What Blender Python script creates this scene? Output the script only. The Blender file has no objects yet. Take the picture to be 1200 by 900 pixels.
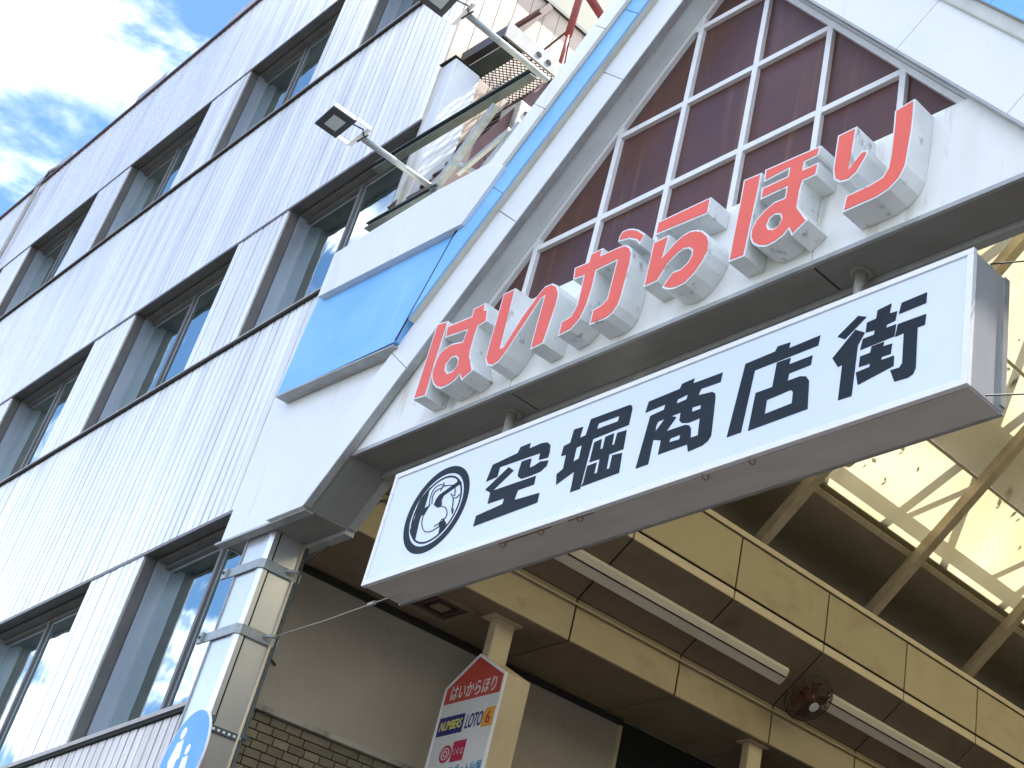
import bpy, bmesh, math, random
from mathutils import Vector, Matrix
from mathutils.geometry import tessellate_polygon
random.seed(7)
scene = bpy.context.scene
COL = scene.collection
R = math.radians

# ------------------------------------------------------------------ camera
cam_d = bpy.data.cameras.new("camera")
cam = bpy.data.objects.new("camera", cam_d)
COL.objects.link(cam)
cam_d.sensor_width = 36.0
cam_d.lens = 51.6945
cam_d.shift_x = -0.329096
cam_d.shift_y = -0.087384
cam_d.clip_start = 0.05
cam_d.clip_end = 5000
cam.matrix_world = Matrix([[0.7854528, 0.3100466, 0.5356632, 0.0], [0.6120039, -0.5181099, -0.5975059, 0.0], [0.0922778, 0.7971406, -0.5967006, 1.6], [0, 0, 0, 1]])
scene.camera = cam

# ------------------------------------------------------------------ light
SUN_DIR = Vector((0.10, 0.40, 0.90)).normalized()        # towards the sun
sun_el = math.asin(SUN_DIR.z)
sun_az = math.atan2(SUN_DIR.x, SUN_DIR.y)
sd = bpy.data.lights.new("sun", 'SUN')
sd.energy = 2.4
sd.angle = R(0.53)
sd.color = (1.0, 0.95, 0.87)
sun = bpy.data.objects.new("sun", sd)
COL.objects.link(sun)
sun.rotation_euler = SUN_DIR.to_track_quat('Z', 'Y').to_euler()
sun.location = (6, 6, 30)

w = bpy.data.worlds.new("World")
scene.world = w
w.use_nodes = True
nt = w.node_tree
nt.nodes.clear()
N = nt.nodes.new
L = nt.links.new
sky = N('ShaderNodeTexSky')
sky.sky_type = 'NISHITA'
sky.sun_disc = False
sky.sun_elevation = sun_el
sky.sun_rotation = sun_az
sky.air_density = 1.0
sky.dust_density = 0.2
sky.ozone_density = 3.5
tc = N('ShaderNodeTexCoord')
sep = N('ShaderNodeSeparateXYZ')
L(tc.outputs['Generated'], sep.inputs[0])
mx = N('ShaderNodeMath'); mx.operation = 'MAXIMUM'; mx.inputs[1].default_value = 0.02
L(sep.outputs['Z'], mx.inputs[0])
ad = N('ShaderNodeMath'); ad.operation = 'ADD'; ad.inputs[1].default_value = 0.12
L(mx.outputs[0], ad.inputs[0])
dx = N('ShaderNodeMath'); dx.operation = 'DIVIDE'
dy = N('ShaderNodeMath'); dy.operation = 'DIVIDE'
L(sep.outputs['X'], dx.inputs[0]); L(ad.outputs[0], dx.inputs[1])
L(sep.outputs['Y'], dy.inputs[0]); L(ad.outputs[0], dy.inputs[1])
cb = N('ShaderNodeCombineXYZ')
L(dx.outputs[0], cb.inputs[0]); L(dy.outputs[0], cb.inputs[1])
cb.inputs[2].default_value = 3.7
n1 = N('ShaderNodeTexNoise')
n1.inputs['Scale'].default_value = 2.3
n1.inputs['Detail'].default_value = 9
n1.inputs['Roughness'].default_value = 0.6
n1.inputs['Distortion'].default_value = 0.35
cm = N('ShaderNodeMapping')
cm.inputs['Location'].default_value = (0.79, 0.19, 0.0)
L(cb.outputs[0], cm.inputs['Vector'])
L(cm.outputs[0], n1.inputs['Vector'])
rp = N('ShaderNodeValToRGB')
rp.color_ramp.elements[0].position = 0.475
rp.color_ramp.elements[1].position = 0.74
rp.color_ramp.interpolation = 'EASE'
L(n1.outputs['Fac'], rp.inputs[0])
mix = N('ShaderNodeMix'); mix.data_type = 'RGBA'
veil = N('ShaderNodeMapRange')
veil.inputs['To Min'].default_value = 0.0
L(rp.outputs[0], veil.inputs['Value'])
L(veil.outputs['Result'], mix.inputs['Factor'])
tint = N('ShaderNodeMix'); tint.data_type = 'RGBA'; tint.blend_type = 'MULTIPLY'
tint.inputs['Factor'].default_value = 1.0
L(sky.outputs[0], tint.inputs['A'])
tint.inputs['B'].default_value = (0.60, 0.72, 0.85, 1)
L(tint.outputs['Result'], mix.inputs['A'])
mix.inputs['B'].default_value = (23.0, 22.4, 21.6, 1)
bg = N('ShaderNodeBackground')
bg.inputs['Strength'].default_value = 0.065
L(mix.outputs['Result'], bg.inputs['Color'])
out = N('ShaderNodeOutputWorld')
L(bg.outputs[0], out.inputs[0])

scene.view_settings.view_transform = 'Standard'
scene.view_settings.look = 'None'
scene.view_settings.gamma = 1
scene.view_settings.exposure = 2.65
scene.render.engine = 'CYCLES'
scene.cycles.max_bounces = 8
scene.cycles.diffuse_bounces = 5
scene.cycles.use_denoising = True

# ------------------------------------------------------------------ materials
def mat(name, c, rough=0.5, metal=0.0, c2=None, scale=(3, 3, 3), lo=0.35, hi=0.7, bump=0.0, bscale=60, spec=0.5,
        rand=0.0, c3=None, scale3=(9, 9, 0.7), lo3=0.55, hi3=0.78, detail=6, coat=0.0):
    m = bpy.data.materials.new(name)
    m.use_nodes = True
    t = m.node_tree
    b = t.nodes['Principled BSDF']
    b.inputs['Roughness'].default_value = rough
    b.inputs['Metallic'].default_value = metal
    b.inputs['Specular IOR Level'].default_value = spec
    b.inputs['Coat Weight'].default_value = coat
    b.inputs['Base Color'].default_value = (*c, 1)
    src = None
    geo = t.nodes.new('ShaderNodeNewGeometry')
    def layer(prev, col, sc, a, z):
        mp = t.nodes.new('ShaderNodeMapping'); mp.inputs['Scale'].default_value = sc
        t.links.new(geo.outputs['Position'], mp.inputs['Vector'])
        n = t.nodes.new('ShaderNodeTexNoise'); n.inputs['Scale'].default_value = 1.0
        n.inputs['Detail'].default_value = detail; n.inputs['Roughness'].default_value = 0.6
        t.links.new(mp.outputs[0], n.inputs['Vector'])
        r = t.nodes.new('ShaderNodeMapRange')
        r.inputs['From Min'].default_value = a; r.inputs['From Max'].default_value = z
        t.links.new(n.outputs['Fac'], r.inputs['Value'])
        x = t.nodes.new('ShaderNodeMix'); x.data_type = 'RGBA'
        t.links.new(r.outputs['Result'], x.inputs['Factor'])
        if prev is None: x.inputs['A'].default_value = (*c, 1)
        else: t.links.new(prev, x.inputs['A'])
        x.inputs['B'].default_value = (*col, 1)
        return x.outputs['Result']
    if c2: src = layer(src, c2, scale, lo, hi)
    if c3: src = layer(src, c3, scale3, lo3, hi3)
    if rand:
        oi = t.nodes.new('ShaderNodeObjectInfo')
        mr = t.nodes.new('ShaderNodeMapRange')
        mr.inputs['To Min'].default_value = 1 - rand; mr.inputs['To Max'].default_value = 1 + rand
        t.links.new(oi.outputs['Random'], mr.inputs['Value'])
        x = t.nodes.new('ShaderNodeMix'); x.data_type = 'RGBA'; x.blend_type = 'MULTIPLY'
        x.inputs['Factor'].default_value = 1
        if src: t.links.new(src, x.inputs['A'])
        else: x.inputs['A'].default_value = (*c, 1)
        t.links.new(mr.outputs['Result'], x.inputs['B'])
        src = x.outputs['Result']
    if src: t.links.new(src, b.inputs['Base Color'])
    if bump:
        n = t.nodes.new('ShaderNodeTexNoise'); n.inputs['Scale'].default_value = bscale; n.inputs['Detail'].default_value = 4
        t.links.new(geo.outputs['Position'], n.inputs['Vector'])
        bp = t.nodes.new('ShaderNodeBump'); bp.inputs['Strength'].default_value = bump; bp.inputs['Distance'].default_value = 0.01
        t.links.new(n.outputs['Fac'], bp.inputs['Height'])
        t.links.new(bp.outputs[0], b.inputs['Normal'])
    return m

M = {}
M['white'] = mat('white_paint', (0.80, 0.80, 0.79), 0.32, c2=(0.74, 0.75, 0.75), scale=(1.5, 1.5, 1.5), c3=(0.60, 0.57, 0.50), scale3=(7, 7, 0.9), lo3=0.60, hi3=0.85, spec=0.5)
M['white_beam'] = mat('white_beam_paint', (0.80, 0.80, 0.77), 0.35, c2=(0.72, 0.70, 0.62), scale=(4, 4, 1.2), lo=0.42, hi=0.75, c3=(0.44, 0.37, 0.26), scale3=(9, 9, 1.6), lo3=0.57, hi3=0.80)
M['blue'] = mat('sky_blue_paint', (0.18, 0.46, 0.86), 0.38, c2=(0.25, 0.53, 0.88), scale=(2.5, 2.5, 2.5), c3=(0.36, 0.58, 0.80), scale3=(9, 9, 1.5), lo3=0.60, hi3=0.9, spec=0.4)
M['cream'] = mat('cream_trim', (0.60, 0.60, 0.54), 0.5, c2=(0.48, 0.48, 0.42), scale=(5, 5, 5))
M['lip'] = mat('grey_trim_metal', (0.42, 0.42, 0.41), 0.45, metal=0.3, c2=(0.30, 0.30, 0.29), scale=(8, 8, 8))
M['reveal'] = mat('grey_reveal_paint', (0.66, 0.68, 0.67), 0.4, c2=(0.58, 0.60, 0.58), scale=(3, 3, 3), c3=(0.28, 0.28, 0.25), scale3=(12, 12, 12), lo3=0.66, hi3=0.85)
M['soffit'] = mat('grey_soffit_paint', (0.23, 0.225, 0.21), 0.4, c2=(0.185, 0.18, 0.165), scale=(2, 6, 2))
M['bar'] = mat('white_glazing_bar', (0.80, 0.79, 0.78), 0.35, c2=(0.72, 0.71, 0.70), scale=(9, 9, 9))
M['brown'] = mat('tinted_brown_pane', (0.105, 0.043, 0.032), 0.28, c2=(0.070, 0.030, 0.025), scale=(1.6, 1.6, 1.6), c3=(0.19, 0.085, 0.05), scale3=(16, 16, 0.8), lo3=0.57, hi3=0.80, spec=0.28)
M['gap'] = mat('dark_joint', (0.02, 0.02, 0.02), 0.9)
M['coral'] = mat('coral_red_acrylic', (0.80, 0.105, 0.06), 0.42, c2=(0.74, 0.095, 0.055), scale=(4, 4, 4), spec=0.45)
M['letter'] = mat('white_letter_metal', (0.76, 0.78, 0.77), 0.4, c2=(0.66, 0.68, 0.66), scale=(5, 5, 5), c3=(0.18, 0.165, 0.14), scale3=(13, 13, 9), lo3=0.60, hi3=0.76)
M['face'] = mat('white_sign_acrylic', (0.72, 0.77, 0.84), 0.22, c2=(0.68, 0.74, 0.82), scale=(1, 1, 1), spec=0.5)
M['frame'] = mat('white_sign_frame', (0.85, 0.84, 0.84), 0.35, c2=(0.78, 0.77, 0.77), scale=(8, 8, 8))
M['cabinet'] = mat('grey_sign_cabinet', (0.48, 0.49, 0.50), 0.4, metal=0.2, c2=(0.40, 0.41, 0.41), scale=(6, 6, 1))
M['cab_under'] = mat('grey_sign_underside', (0.62, 0.585, 0.555), 0.5, c2=(0.54, 0.50, 0.47), scale=(2, 8, 8), c3=(0.16, 0.12, 0.09), scale3=(14, 14, 14), lo3=0.68, hi3=0.85)
M['ink'] = mat('dark_slate_vinyl', (0.010, 0.017, 0.025), 0.6, c2=(0.017, 0.025, 0.034), scale=(6, 6, 6), spec=0.2)
M['rust'] = mat('rust', (0.22, 0.07, 0.03), 0.8, c2=(0.10, 0.035, 0.02), scale=(40, 40, 40))
M['dirt_metal'] = mat('weathered_pipe', (0.42, 0.40, 0.35), 0.55, metal=0.4, c2=(0.24, 0.22, 0.18), scale=(18, 18, 18))
M['galv'] = mat('galvanised_steel', (0.36, 0.39, 0.39), 0.5, metal=0.4, c2=(0.25, 0.275, 0.265), scale=(14, 14, 14), c3=(0.18, 0.19, 0.17), scale3=(30, 30, 30), lo3=0.66, hi3=0.8)
M['darksteel'] = mat('dark_painted_steel', (0.075, 0.10, 0.098), 0.6, metal=0.1, c2=(0.05, 0.065, 0.062), scale=(10, 10, 10))
M['blacksteel'] = mat('black_steel', (0.025, 0.025, 0.027), 0.45)
M['lens'] = mat('frosted_lamp_glass', (0.42, 0.46, 0.44), 0.25, c2=(0.36, 0.40, 0.38), scale=(30, 30, 30))
M['lamp_shell'] = mat('pale_lamp_housing', (0.72, 0.72, 0.70), 0.4)
M['stainless'] = mat('stainless_steel', (0.70, 0.72, 0.74), 0.30, metal=0.75, c2=(0.60, 0.61, 0.62), scale=(3, 3, 1), c3=(0.42, 0.39, 0.33), scale3=(3, 3, 4), lo3=0.60, hi3=0.9, bump=0.05, bscale=9)
M['strip'] = mat('ribbed_aluminium', (0.87, 0.845, 0.81), 0.32, metal=0.42, c2=(0.78, 0.755, 0.72), scale=(2.2, 2.2, 0.5), lo=0.40, hi=0.65, c3=(0.58, 0.535, 0.475), scale3=(5, 5, 0.30), lo3=0.53, hi3=0.80, rand=0.09)
M['strip_low'] = mat('dirty_ribbed_aluminium', (0.66, 0.60, 0.56), 0.42, metal=0.35, c2=(0.52, 0.46, 0.41), scale=(4, 4, 0.6), c3=(0.36, 0.31, 0.26), scale3=(9, 9, 0.7), lo3=0.55, hi3=0.85, rand=0.10)
M['backing'] = mat('cladding_joint', (0.05, 0.05, 0.055), 0.8)
M['bronze'] = mat('dark_bronze_reveal', (0.15, 0.14, 0.13), 0.45, metal=0.1, c2=(0.11, 0.10, 0.092), scale=(6, 6, 6))
M['winframe'] = mat('blue_grey_aluminium_frame', (0.40, 0.43, 0.48), 0.35, metal=0.4, c2=(0.32, 0.35, 0.40), scale=(7, 7, 1))
M['sill'] = mat('beige_sill', (0.42, 0.38, 0.34), 0.5, c2=(0.32, 0.29, 0.26), scale=(9, 9, 9))
M['flash'] = mat('maroon_coping', (0.07, 0.035, 0.045), 0.5)
M['concrete'] = mat('stained_concrete', (0.44, 0.41, 0.35), 0.9, c2=(0.33, 0.305, 0.26), scale=(1.4, 1.4, 1.4), c3=(0.045, 0.042, 0.036), scale3=(4, 4, 0.7), lo3=0.5, hi3=0.75, bump=0.3, bscale=25)
M['plaster'] = mat('pale_plaster', (0.62, 0.65, 0.67), 0.7, c2=(0.55, 0.58, 0.60), scale=(2, 2, 2), c3=(0.33, 0.28, 0.18), scale3=(5, 5, 0.6), lo3=0.52, hi3=0.72)
M['plank'] = mat('tan_siding', (0.56, 0.45, 0.35), 0.6, c2=(0.50, 0.40, 0.31), scale=(3, 3, 0.5), rand=0.05)
M['olive'] = mat('olive_panel', (0.26, 0.26, 0.19), 0.6, c2=(0.22, 0.22, 0.16), scale=(3, 3, 3))
M['redpipe'] = mat('red_oxide_pipe', (0.30, 0.045, 0.035), 0.5, c2=(0.20, 0.035, 0.03), scale=(18, 18, 18), c3=(0.42, 0.24, 0.18), scale3=(25, 25, 25), lo3=0.68, hi3=0.8)
M['browniron'] = mat('brown_steel', (0.10, 0.045, 0.04), 0.6, c2=(0.07, 0.03, 0.028), scale=(15, 15, 15))
M['weathered'] = mat('weathered_white_steel', (0.30, 0.30, 0.29), 0.55, c2=(0.20, 0.20, 0.185), scale=(9, 9, 5), c3=(0.14, 0.12, 0.10), scale3=(16, 16, 9), lo3=0.60, hi3=0.78)
M['mesh'] = mat('rusty_mesh', (0.075, 0.045, 0.035), 0.7)
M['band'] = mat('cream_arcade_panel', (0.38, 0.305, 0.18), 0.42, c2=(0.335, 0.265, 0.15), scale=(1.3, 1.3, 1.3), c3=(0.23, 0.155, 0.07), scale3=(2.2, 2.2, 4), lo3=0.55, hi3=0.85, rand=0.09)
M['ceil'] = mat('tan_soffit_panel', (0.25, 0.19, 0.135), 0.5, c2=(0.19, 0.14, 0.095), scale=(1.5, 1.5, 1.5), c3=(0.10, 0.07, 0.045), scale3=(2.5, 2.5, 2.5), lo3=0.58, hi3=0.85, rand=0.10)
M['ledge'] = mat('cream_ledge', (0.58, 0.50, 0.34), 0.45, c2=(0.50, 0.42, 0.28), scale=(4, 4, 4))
M['wallpanel'] = mat('beige_wall_panel', (0.40, 0.36, 0.305), 0.6, c2=(0.33, 0.295, 0.245), scale=(1.2, 1.2, 1.2), c3=(0.20, 0.175, 0.145), scale3=(2.6, 2.6, 2.6), lo3=0.60, hi3=0.85)
M['brick'] = mat('olive_glazed_brick', (0.20, 0.17, 0.115), 0.55, c2=(0.15, 0.125, 0.08), scale=(9, 9, 9), rand=0.22, bump=0.1, bscale=80)
M['mortar'] = mat('dark_mortar', (0.035, 0.03, 0.022), 0.9)
M['void'] = mat('unlit_shop_interior', (0.012, 0.012, 0.012), 0.9)
M['tube'] = mat('fluorescent_batten', (0.72, 0.67, 0.59), 0.4, c2=(0.64, 0.59, 0.51), scale=(3, 3, 3))
M['rafter'] = mat('cream_steel_rafter', (0.46, 0.39, 0.28), 0.5, metal=0.1, c2=(0.34, 0.28, 0.19), scale=(9, 9, 9), c3=(0.15, 0.09, 0.05), scale3=(20, 20, 20), lo3=0.66, hi3=0.8)
M['postpaint'] = mat('cream_post_paint', (0.58, 0.48, 0.32), 0.5, c2=(0.50, 0.40, 0.26), scale=(8, 8, 3), c3=(0.30, 0.22, 0.13), scale3=(16, 16, 9), lo3=0.66, hi3=0.85)
M['signwhite'] = mat('printed_white_panel', (0.66, 0.64, 0.60), 0.4, c2=(0.60, 0.58, 0.54), scale=(4, 4, 4))
M['signred'] = mat('printed_red', (0.52, 0.07, 0.045), 0.4, c2=(0.44, 0.055, 0.04), scale=(8, 8, 8))
M['navy'] = mat('printed_navy', (0.02, 0.02, 0.14), 0.4)
M['crimson'] = mat('printed_crimson', (0.42, 0.015, 0.06), 0.4)
M['orange'] = mat('printed_orange', (0.70, 0.33, 0.03), 0.4)
M['printblue'] = mat('printed_blue', (0.03, 0.24, 0.42), 0.4)
M['yellow'] = mat('printed_yellow', (0.75, 0.68, 0.15), 0.4)
M['roadblue'] = mat('blue_road_sign', (0.05, 0.30, 0.78), 0.4, c2=(0.08, 0.36, 0.82), scale=(6, 6, 6), spec=0.2)
M['fanred'] = mat('dark_red_fan_hub', (0.11, 0.03, 0.02), 0.5)
M['wire'] = mat('steel_wire', (0.40, 0.38, 0.33), 0.4, metal=0.6)
M['darkwire'] = mat('dark_wire', (0.04, 0.035, 0.03), 0.6)
M['asphalt'] = mat('asphalt', (0.06, 0.059, 0.057), 0.9, c2=(0.048, 0.047, 0.046), scale=(2, 2, 2), bump=0.2)
M['paving'] = mat('pale_paving', (0.17, 0.16, 0.145), 0.8, c2=(0.14, 0.13, 0.12), scale=(2, 2, 2))

def roof_mat():
    m = bpy.data.materials.new('translucent_roof_sheet')
    m.use_nodes = True
    t = m.node_tree
    t.nodes.clear()
    o = t.nodes.new('ShaderNodeOutputMaterial')
    tr = t.nodes.new('ShaderNodeBsdfTranslucent')
    df = t.nodes.new('ShaderNodeBsdfDiffuse')
    mx = t.nodes.new('ShaderNodeMixShader'); mx.inputs[0].default_value = 0.22
    geo = t.nodes.new('ShaderNodeNewGeometry')
    n = t.nodes.new('ShaderNodeTexNoise'); n.inputs['Scale'].default_value = 1.3; n.inputs['Detail'].default_value = 7
    t.links.new(geo.outputs['Position'], n.inputs['Vector'])
    cr = t.nodes.new('ShaderNodeValToRGB')
    cr.color_ramp.elements[0].position = 0.35; cr.color_ramp.elements[0].color = (0.36, 0.325, 0.20, 1)
    cr.color_ramp.elements[1].position = 0.65; cr.color_ramp.elements[1].color = (0.45, 0.415, 0.275, 1)
    t.links.new(n.outputs['Fac'], cr.inputs[0])
    t.links.new(cr.outputs[0], tr.inputs['Color'])
    df.inputs['Color'].default_value = (0.42, 0.37, 0.22, 1)
    t.links.new(tr.outputs[0], mx.inputs[1]); t.links.new(df.outputs[0], mx.inputs[2])
    t.links.new(mx.outputs[0], o.inputs[0])
    return m
M['roofsheet'] = roof_mat()

def glass_mat():
    m = bpy.data.materials.new('reflective_window_glass')
    m.use_nodes = True
    t = m.node_tree
    t.nodes.clear()
    o = t.nodes.new('ShaderNodeOutputMaterial')
    g = t.nodes.new('ShaderNodeBsdfGlossy'); g.inputs['Roughness'].default_value = 0.03
    g.inputs['Color'].default_value = (0.64, 0.72, 0.68, 1)
    d = t.nodes.new('ShaderNodeBsdfDiffuse')
    geo = t.nodes.new('ShaderNodeNewGeometry')
    mp = t.nodes.new('ShaderNodeMapping'); mp.inputs['Scale'].default_value = (6, 6, 0.6)
    n = t.nodes.new('ShaderNodeTexNoise'); n.inputs['Scale'].default_value = 1.0
    t.links.new(geo.outputs['Position'], mp.inputs[0]); t.links.new(mp.outputs[0], n.inputs['Vector'])
    cr = t.nodes.new('ShaderNodeValToRGB')
    cr.color_ramp.elements[0].position = 0.4; cr.color_ramp.elements[0].color = (0.035, 0.055, 0.056, 1)
    cr.color_ramp.elements[1].position = 0.62; cr.color_ramp.elements[1].color = (0.07, 0.105, 0.105, 1)
    t.links.new(n.outputs['Fac'], cr.inputs[0]); oi = t.nodes.new('ShaderNodeObjectInfo')
    gt = t.nodes.new('ShaderNodeMath'); gt.operation = 'GREATER_THAN'; gt.inputs[1].default_value = 0.5
    t.links.new(oi.outputs['Random'], gt.inputs[0])
    wv = t.nodes.new('ShaderNodeTexWave'); wv.inputs['Scale'].default_value = 3.2; wv.inputs['Distortion'].default_value = 1.5
    t.links.new(geo.outputs['Position'], wv.inputs['Vector'])
    c2 = t.nodes.new('ShaderNodeValToRGB')
    c2.color_ramp.elements[0].color = (0.07, 0.10, 0.095, 1); c2.color_ramp.elements[1].color = (0.19, 0.235, 0.22, 1)
    t.links.new(wv.outputs['Fac'], c2.inputs[0])
    mc = t.nodes.new('ShaderNodeMix'); mc.data_type = 'RGBA'
    t.links.new(gt.outputs[0], mc.inputs['Factor']); t.links.new(cr.outputs[0], mc.inputs['A']); t.links.new(c2.outputs[0], mc.inputs['B'])
    t.links.new(mc.outputs['Result'], d.inputs['Color'])
    lw = t.nodes.new('ShaderNodeLayerWeight'); lw.inputs['Blend'].default_value = 0.35
    mr = t.nodes.new('ShaderNodeMapRange'); mr.inputs['To Min'].default_value = 0.52; mr.inputs['To Max'].default_value = 0.95
    t.links.new(lw.outputs['Facing'], mr.inputs['Value'])
    n2 = t.nodes.new('ShaderNodeTexNoise'); n2.inputs['Scale'].default_value = 2.2
    t.links.new(geo.outputs['Position'], n2.inputs['Vector'])
    bp = t.nodes.new('ShaderNodeBump'); bp.inputs['Strength'].default_value = 0.08; bp.inputs['Distance'].default_value = 0.03
    t.links.new(n2.outputs['Fac'], bp.inputs['Height']); t.links.new(bp.outputs[0], g.inputs['Normal'])
    mx = t.nodes.new('ShaderNodeMixShader')
    t.links.new(mr.outputs['Result'], mx.inputs[0])
    t.links.new(d.outputs[0], mx.inputs[1]); t.links.new(g.outputs[0], mx.inputs[2])
    t.links.new(mx.outputs[0], o.inputs[0])
    return m
M['glass'] = glass_mat()

# ------------------------------------------------------------------ builders
class MB:
    def __init__(s): s.v = []; s.f = []
    def face(s, pts):
        i = len(s.v); s.v += [tuple(p) for p in pts]; s.f.append(tuple(range(i, i + len(pts))))
    def hexa(s, b, t):
        i = len(s.v); s.v += [tuple(p) for p in b] + [tuple(p) for p in t]; n = len(b)
        s.f.append(tuple(range(i + n - 1, i - 1, -1))); s.f.append(tuple(range(i + n, i + 2 * n)))
        for k in range(n):
            j = (k + 1) % n; s.f.append((i + k, i + j, i + n + j, i + n + k))
        return s
    def box(s, x0, x1, y0, y1, z0, z1):
        return s.hexa([(x0, y0, z0), (x1, y0, z0), (x1, y1, z0), (x0, y1, z0)], [(x0, y0, z1), (x1, y0, z1), (x1, y1, z1), (x0, y1, z1)])
    def prism(s, poly, y0, y1, holes=()):
        """polygon (x,z) lifted between the planes y0 (front) and y1"""
        loops = [list(poly)] + [list(h) for h in holes]
        flat = [p for l in loops for p in l]
        tris = tessellate_polygon([[Vector((p[0], p[1], 0)) for p in l] for l in loops])
        i = len(s.v); n = len(flat)
        s.v += [(p[0], y0, p[1]) for p in flat] + [(p[0], y1, p[1]) for p in flat]
        for t in tris:
            s.f.append((i + t[0], i + t[1], i + t[2])); s.f.append((i + n + t[2], i + n + t[1], i + n + t[0]))
        o = 0
        for l in loops:
            m = len(l)
            for k in range(m):
                j = (k + 1) % m
                s.f.append((i + o + k, i + o + j, i + n + o + j, i + n + o + k))
            o += m
        return s
    def bar(s, a, b, w, h, up=(0, 0, 1)):
        a = Vector(a); b = Vector(b); d = (b - a).normalized(); u = Vector(up)
        r = d.cross(u)
        if r.length < 1e-4: r = d.cross(Vector((0, 1, 0)))
        r.normalize(); u = r.cross(d).normalized()
        q = [r * (-w / 2) + u * (-h / 2), r * (w / 2) + u * (-h / 2), r * (w / 2) + u * (h / 2), r * (-w / 2) + u * (h / 2)]
        return s.hexa([a + k for k in q], [b + k for k in q])
    def tube(s, pts, r, n=8):
        pts = [Vector(p) for p in pts]; rings = []
        for k, p in enumerate(pts):
            d = (pts[min(k + 1, len(pts) - 1)] - pts[max(k - 1, 0)]).normalized()
            a = d.cross(Vector((0, 0, 1)))
            if a.length < 0.05: a = d.cross(Vector((1, 0, 0)))
            a.normalize(); b = d.cross(a)
            i = len(s.v)
            s.v += [tuple(p + (a * math.cos(2 * math.pi * q / n) + b * math.sin(2 * math.pi * q / n)) * r) for q in range(n)]
            rings.append(i)
        for k in range(len(rings) - 1):
            for q in range(n):
                j = (q + 1) % n
                s.f.append((rings[k] + q, rings[k] + j, rings[k + 1] + j, rings[k + 1] + q))
        s.f.append(tuple(rings[0] + q for q in range(n))); s.f.append(tuple(rings[-1] + q for q in range(n - 1, -1, -1)))
        return s
    def ribbon(s, pts, wd, y0, y1):
        for k in range(len(pts) - 1):
            a = Vector(pts[k]); b = Vector(pts[k + 1]); d = (b - a)
            if d.length < 1e-5: continue
            d.normalize(); nrm = Vector((-d.y, d.x)) * wd / 2; a = a - d * wd * .3; b = b + d * wd * .3
            e = 0.00005 * k
            s.prism([a + nrm, b + nrm, b - nrm, a - nrm], y0 - e, y1)
        return s
    def mesh(s, name):
        m = bpy.data.meshes.new(name); m.from_pydata(s.v, [], s.f); m.validate()
        b = bmesh.new(); b.from_mesh(m); bmesh.ops.recalc_face_normals(b, faces=b.faces); b.to_mesh(m); b.free()
        return m
    def build(s, name, m, parent=None, bevel=0, kind=None, smooth=False):
        return link(name, s.mesh(name), m, parent, bevel, kind, smooth)

def link(name, me, m, parent=None, bevel=0, kind=None, smooth=False, loc=None, rz=0):
    o = bpy.data.objects.new(name, me); COL.objects.link(o)
    if m is not None and not me.materials: me.materials.append(M[m])
    if loc is not None: o.location = loc
    if rz: o.rotation_euler = (0, 0, rz)
    if parent is not None: adopt(o, parent)
    if bevel:
        b = o.modifiers.new('bevel', 'BEVEL'); b.width = bevel; b.segments = 2; b.limit_method = 'ANGLE'
    if smooth:
        for p in me.polygons: p.use_smooth = True
    if kind: o['kind'] = kind
    return o
ORG = {}
def adopt(o, parent):
    o.parent = parent
    o.matrix_parent_inverse = Matrix.Translation(-ORG.get(parent.name, Vector((0, 0, 0))))
def thing(name, label, cat, loc=(0, 0, 0), group=None):
    o = bpy.data.objects.new(name, None); COL.objects.link(o)
    o.empty_display_size = 0.2
    o.location = loc; ORG[o.name] = Vector(loc)
    return tag(o, label, cat, group)
def tag(o, label, cat, group=None):
    o['label'] = label; o['category'] = cat
    if group: o['group'] = group
    return o

def inset(poly, d):
    """mitre offset of a polygon towards its inside by d"""
    n = len(poly)
    A = sum(poly[i][0] * poly[(i + 1) % n][1] - poly[(i + 1) % n][0] * poly[i][1] for i in range(n))
    sg = 1 if A > 0 else -1
    out = []
    for i in range(n):
        p0 = Vector(poly[i - 1]); p1 = Vector(poly[i]); p2 = Vector(poly[(i + 1) % n])
        a = (p1 - p0).normalized(); b = (p2 - p1).normalized()
        na = Vector((-a.y, a.x)) * sg; nb = Vector((-b.y, b.x)) * sg
        m = na + nb
        if m.length < 0.2: m = na
        else: m = m / m.length_squared * 2
        if m.length > 2.2: m = m.normalized() * 2.2
        out.append(tuple(p1 + m * d))
    return out

def clip(poly, a, b, c):
    """keep the part of polygon where a*x+b*z+c >= 0"""
    res = []
    for i in range(len(poly)):
        p = poly[i]; q = poly[(i + 1) % len(poly)]
        fp = a * p[0] + b * p[1] + c; fq = a * q[0] + b * q[1] + c
        if fp >= 0: res.append(p)
        if fp * fq < 0:
            t = fp / (fp - fq); res.append((p[0] + (q[0] - p[0]) * t, p[1] + (q[1] - p[1]) * t))
    return res

def text(body, m, parent, name, x, y, z, width, height=None, depth=0.001, shear=0.0):
    c = bpy.data.curves.new('lettering', 'FONT'); c.body = body; c.extrude = 0.5 * depth; c.shear = shear; c.offset = 0.014
    o = bpy.data.objects.new('lettering', c); COL.objects.link(o)
    bpy.context.view_layer.update()
    me = bpy.data.meshes.new_from_object(o)
    bpy.data.objects.remove(o); bpy.data.curves.remove(c)
    xs = [v.co.x for v in me.vertices]; ys = [v.co.y for v in me.vertices]
    x0, x1, y0, y1 = min(xs), max(xs), min(ys), max(ys)
    sx = width / (x1 - x0); sz = (height / (y1 - y0)) if height else sx
    for v in me.vertices:
        v.co = Vector((x + (v.co.x - x0) * sx, y - v.co.z, z + (v.co.y - y0) * sz))
    me.materials.clear()
    return link(name, me, m, parent)

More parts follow.
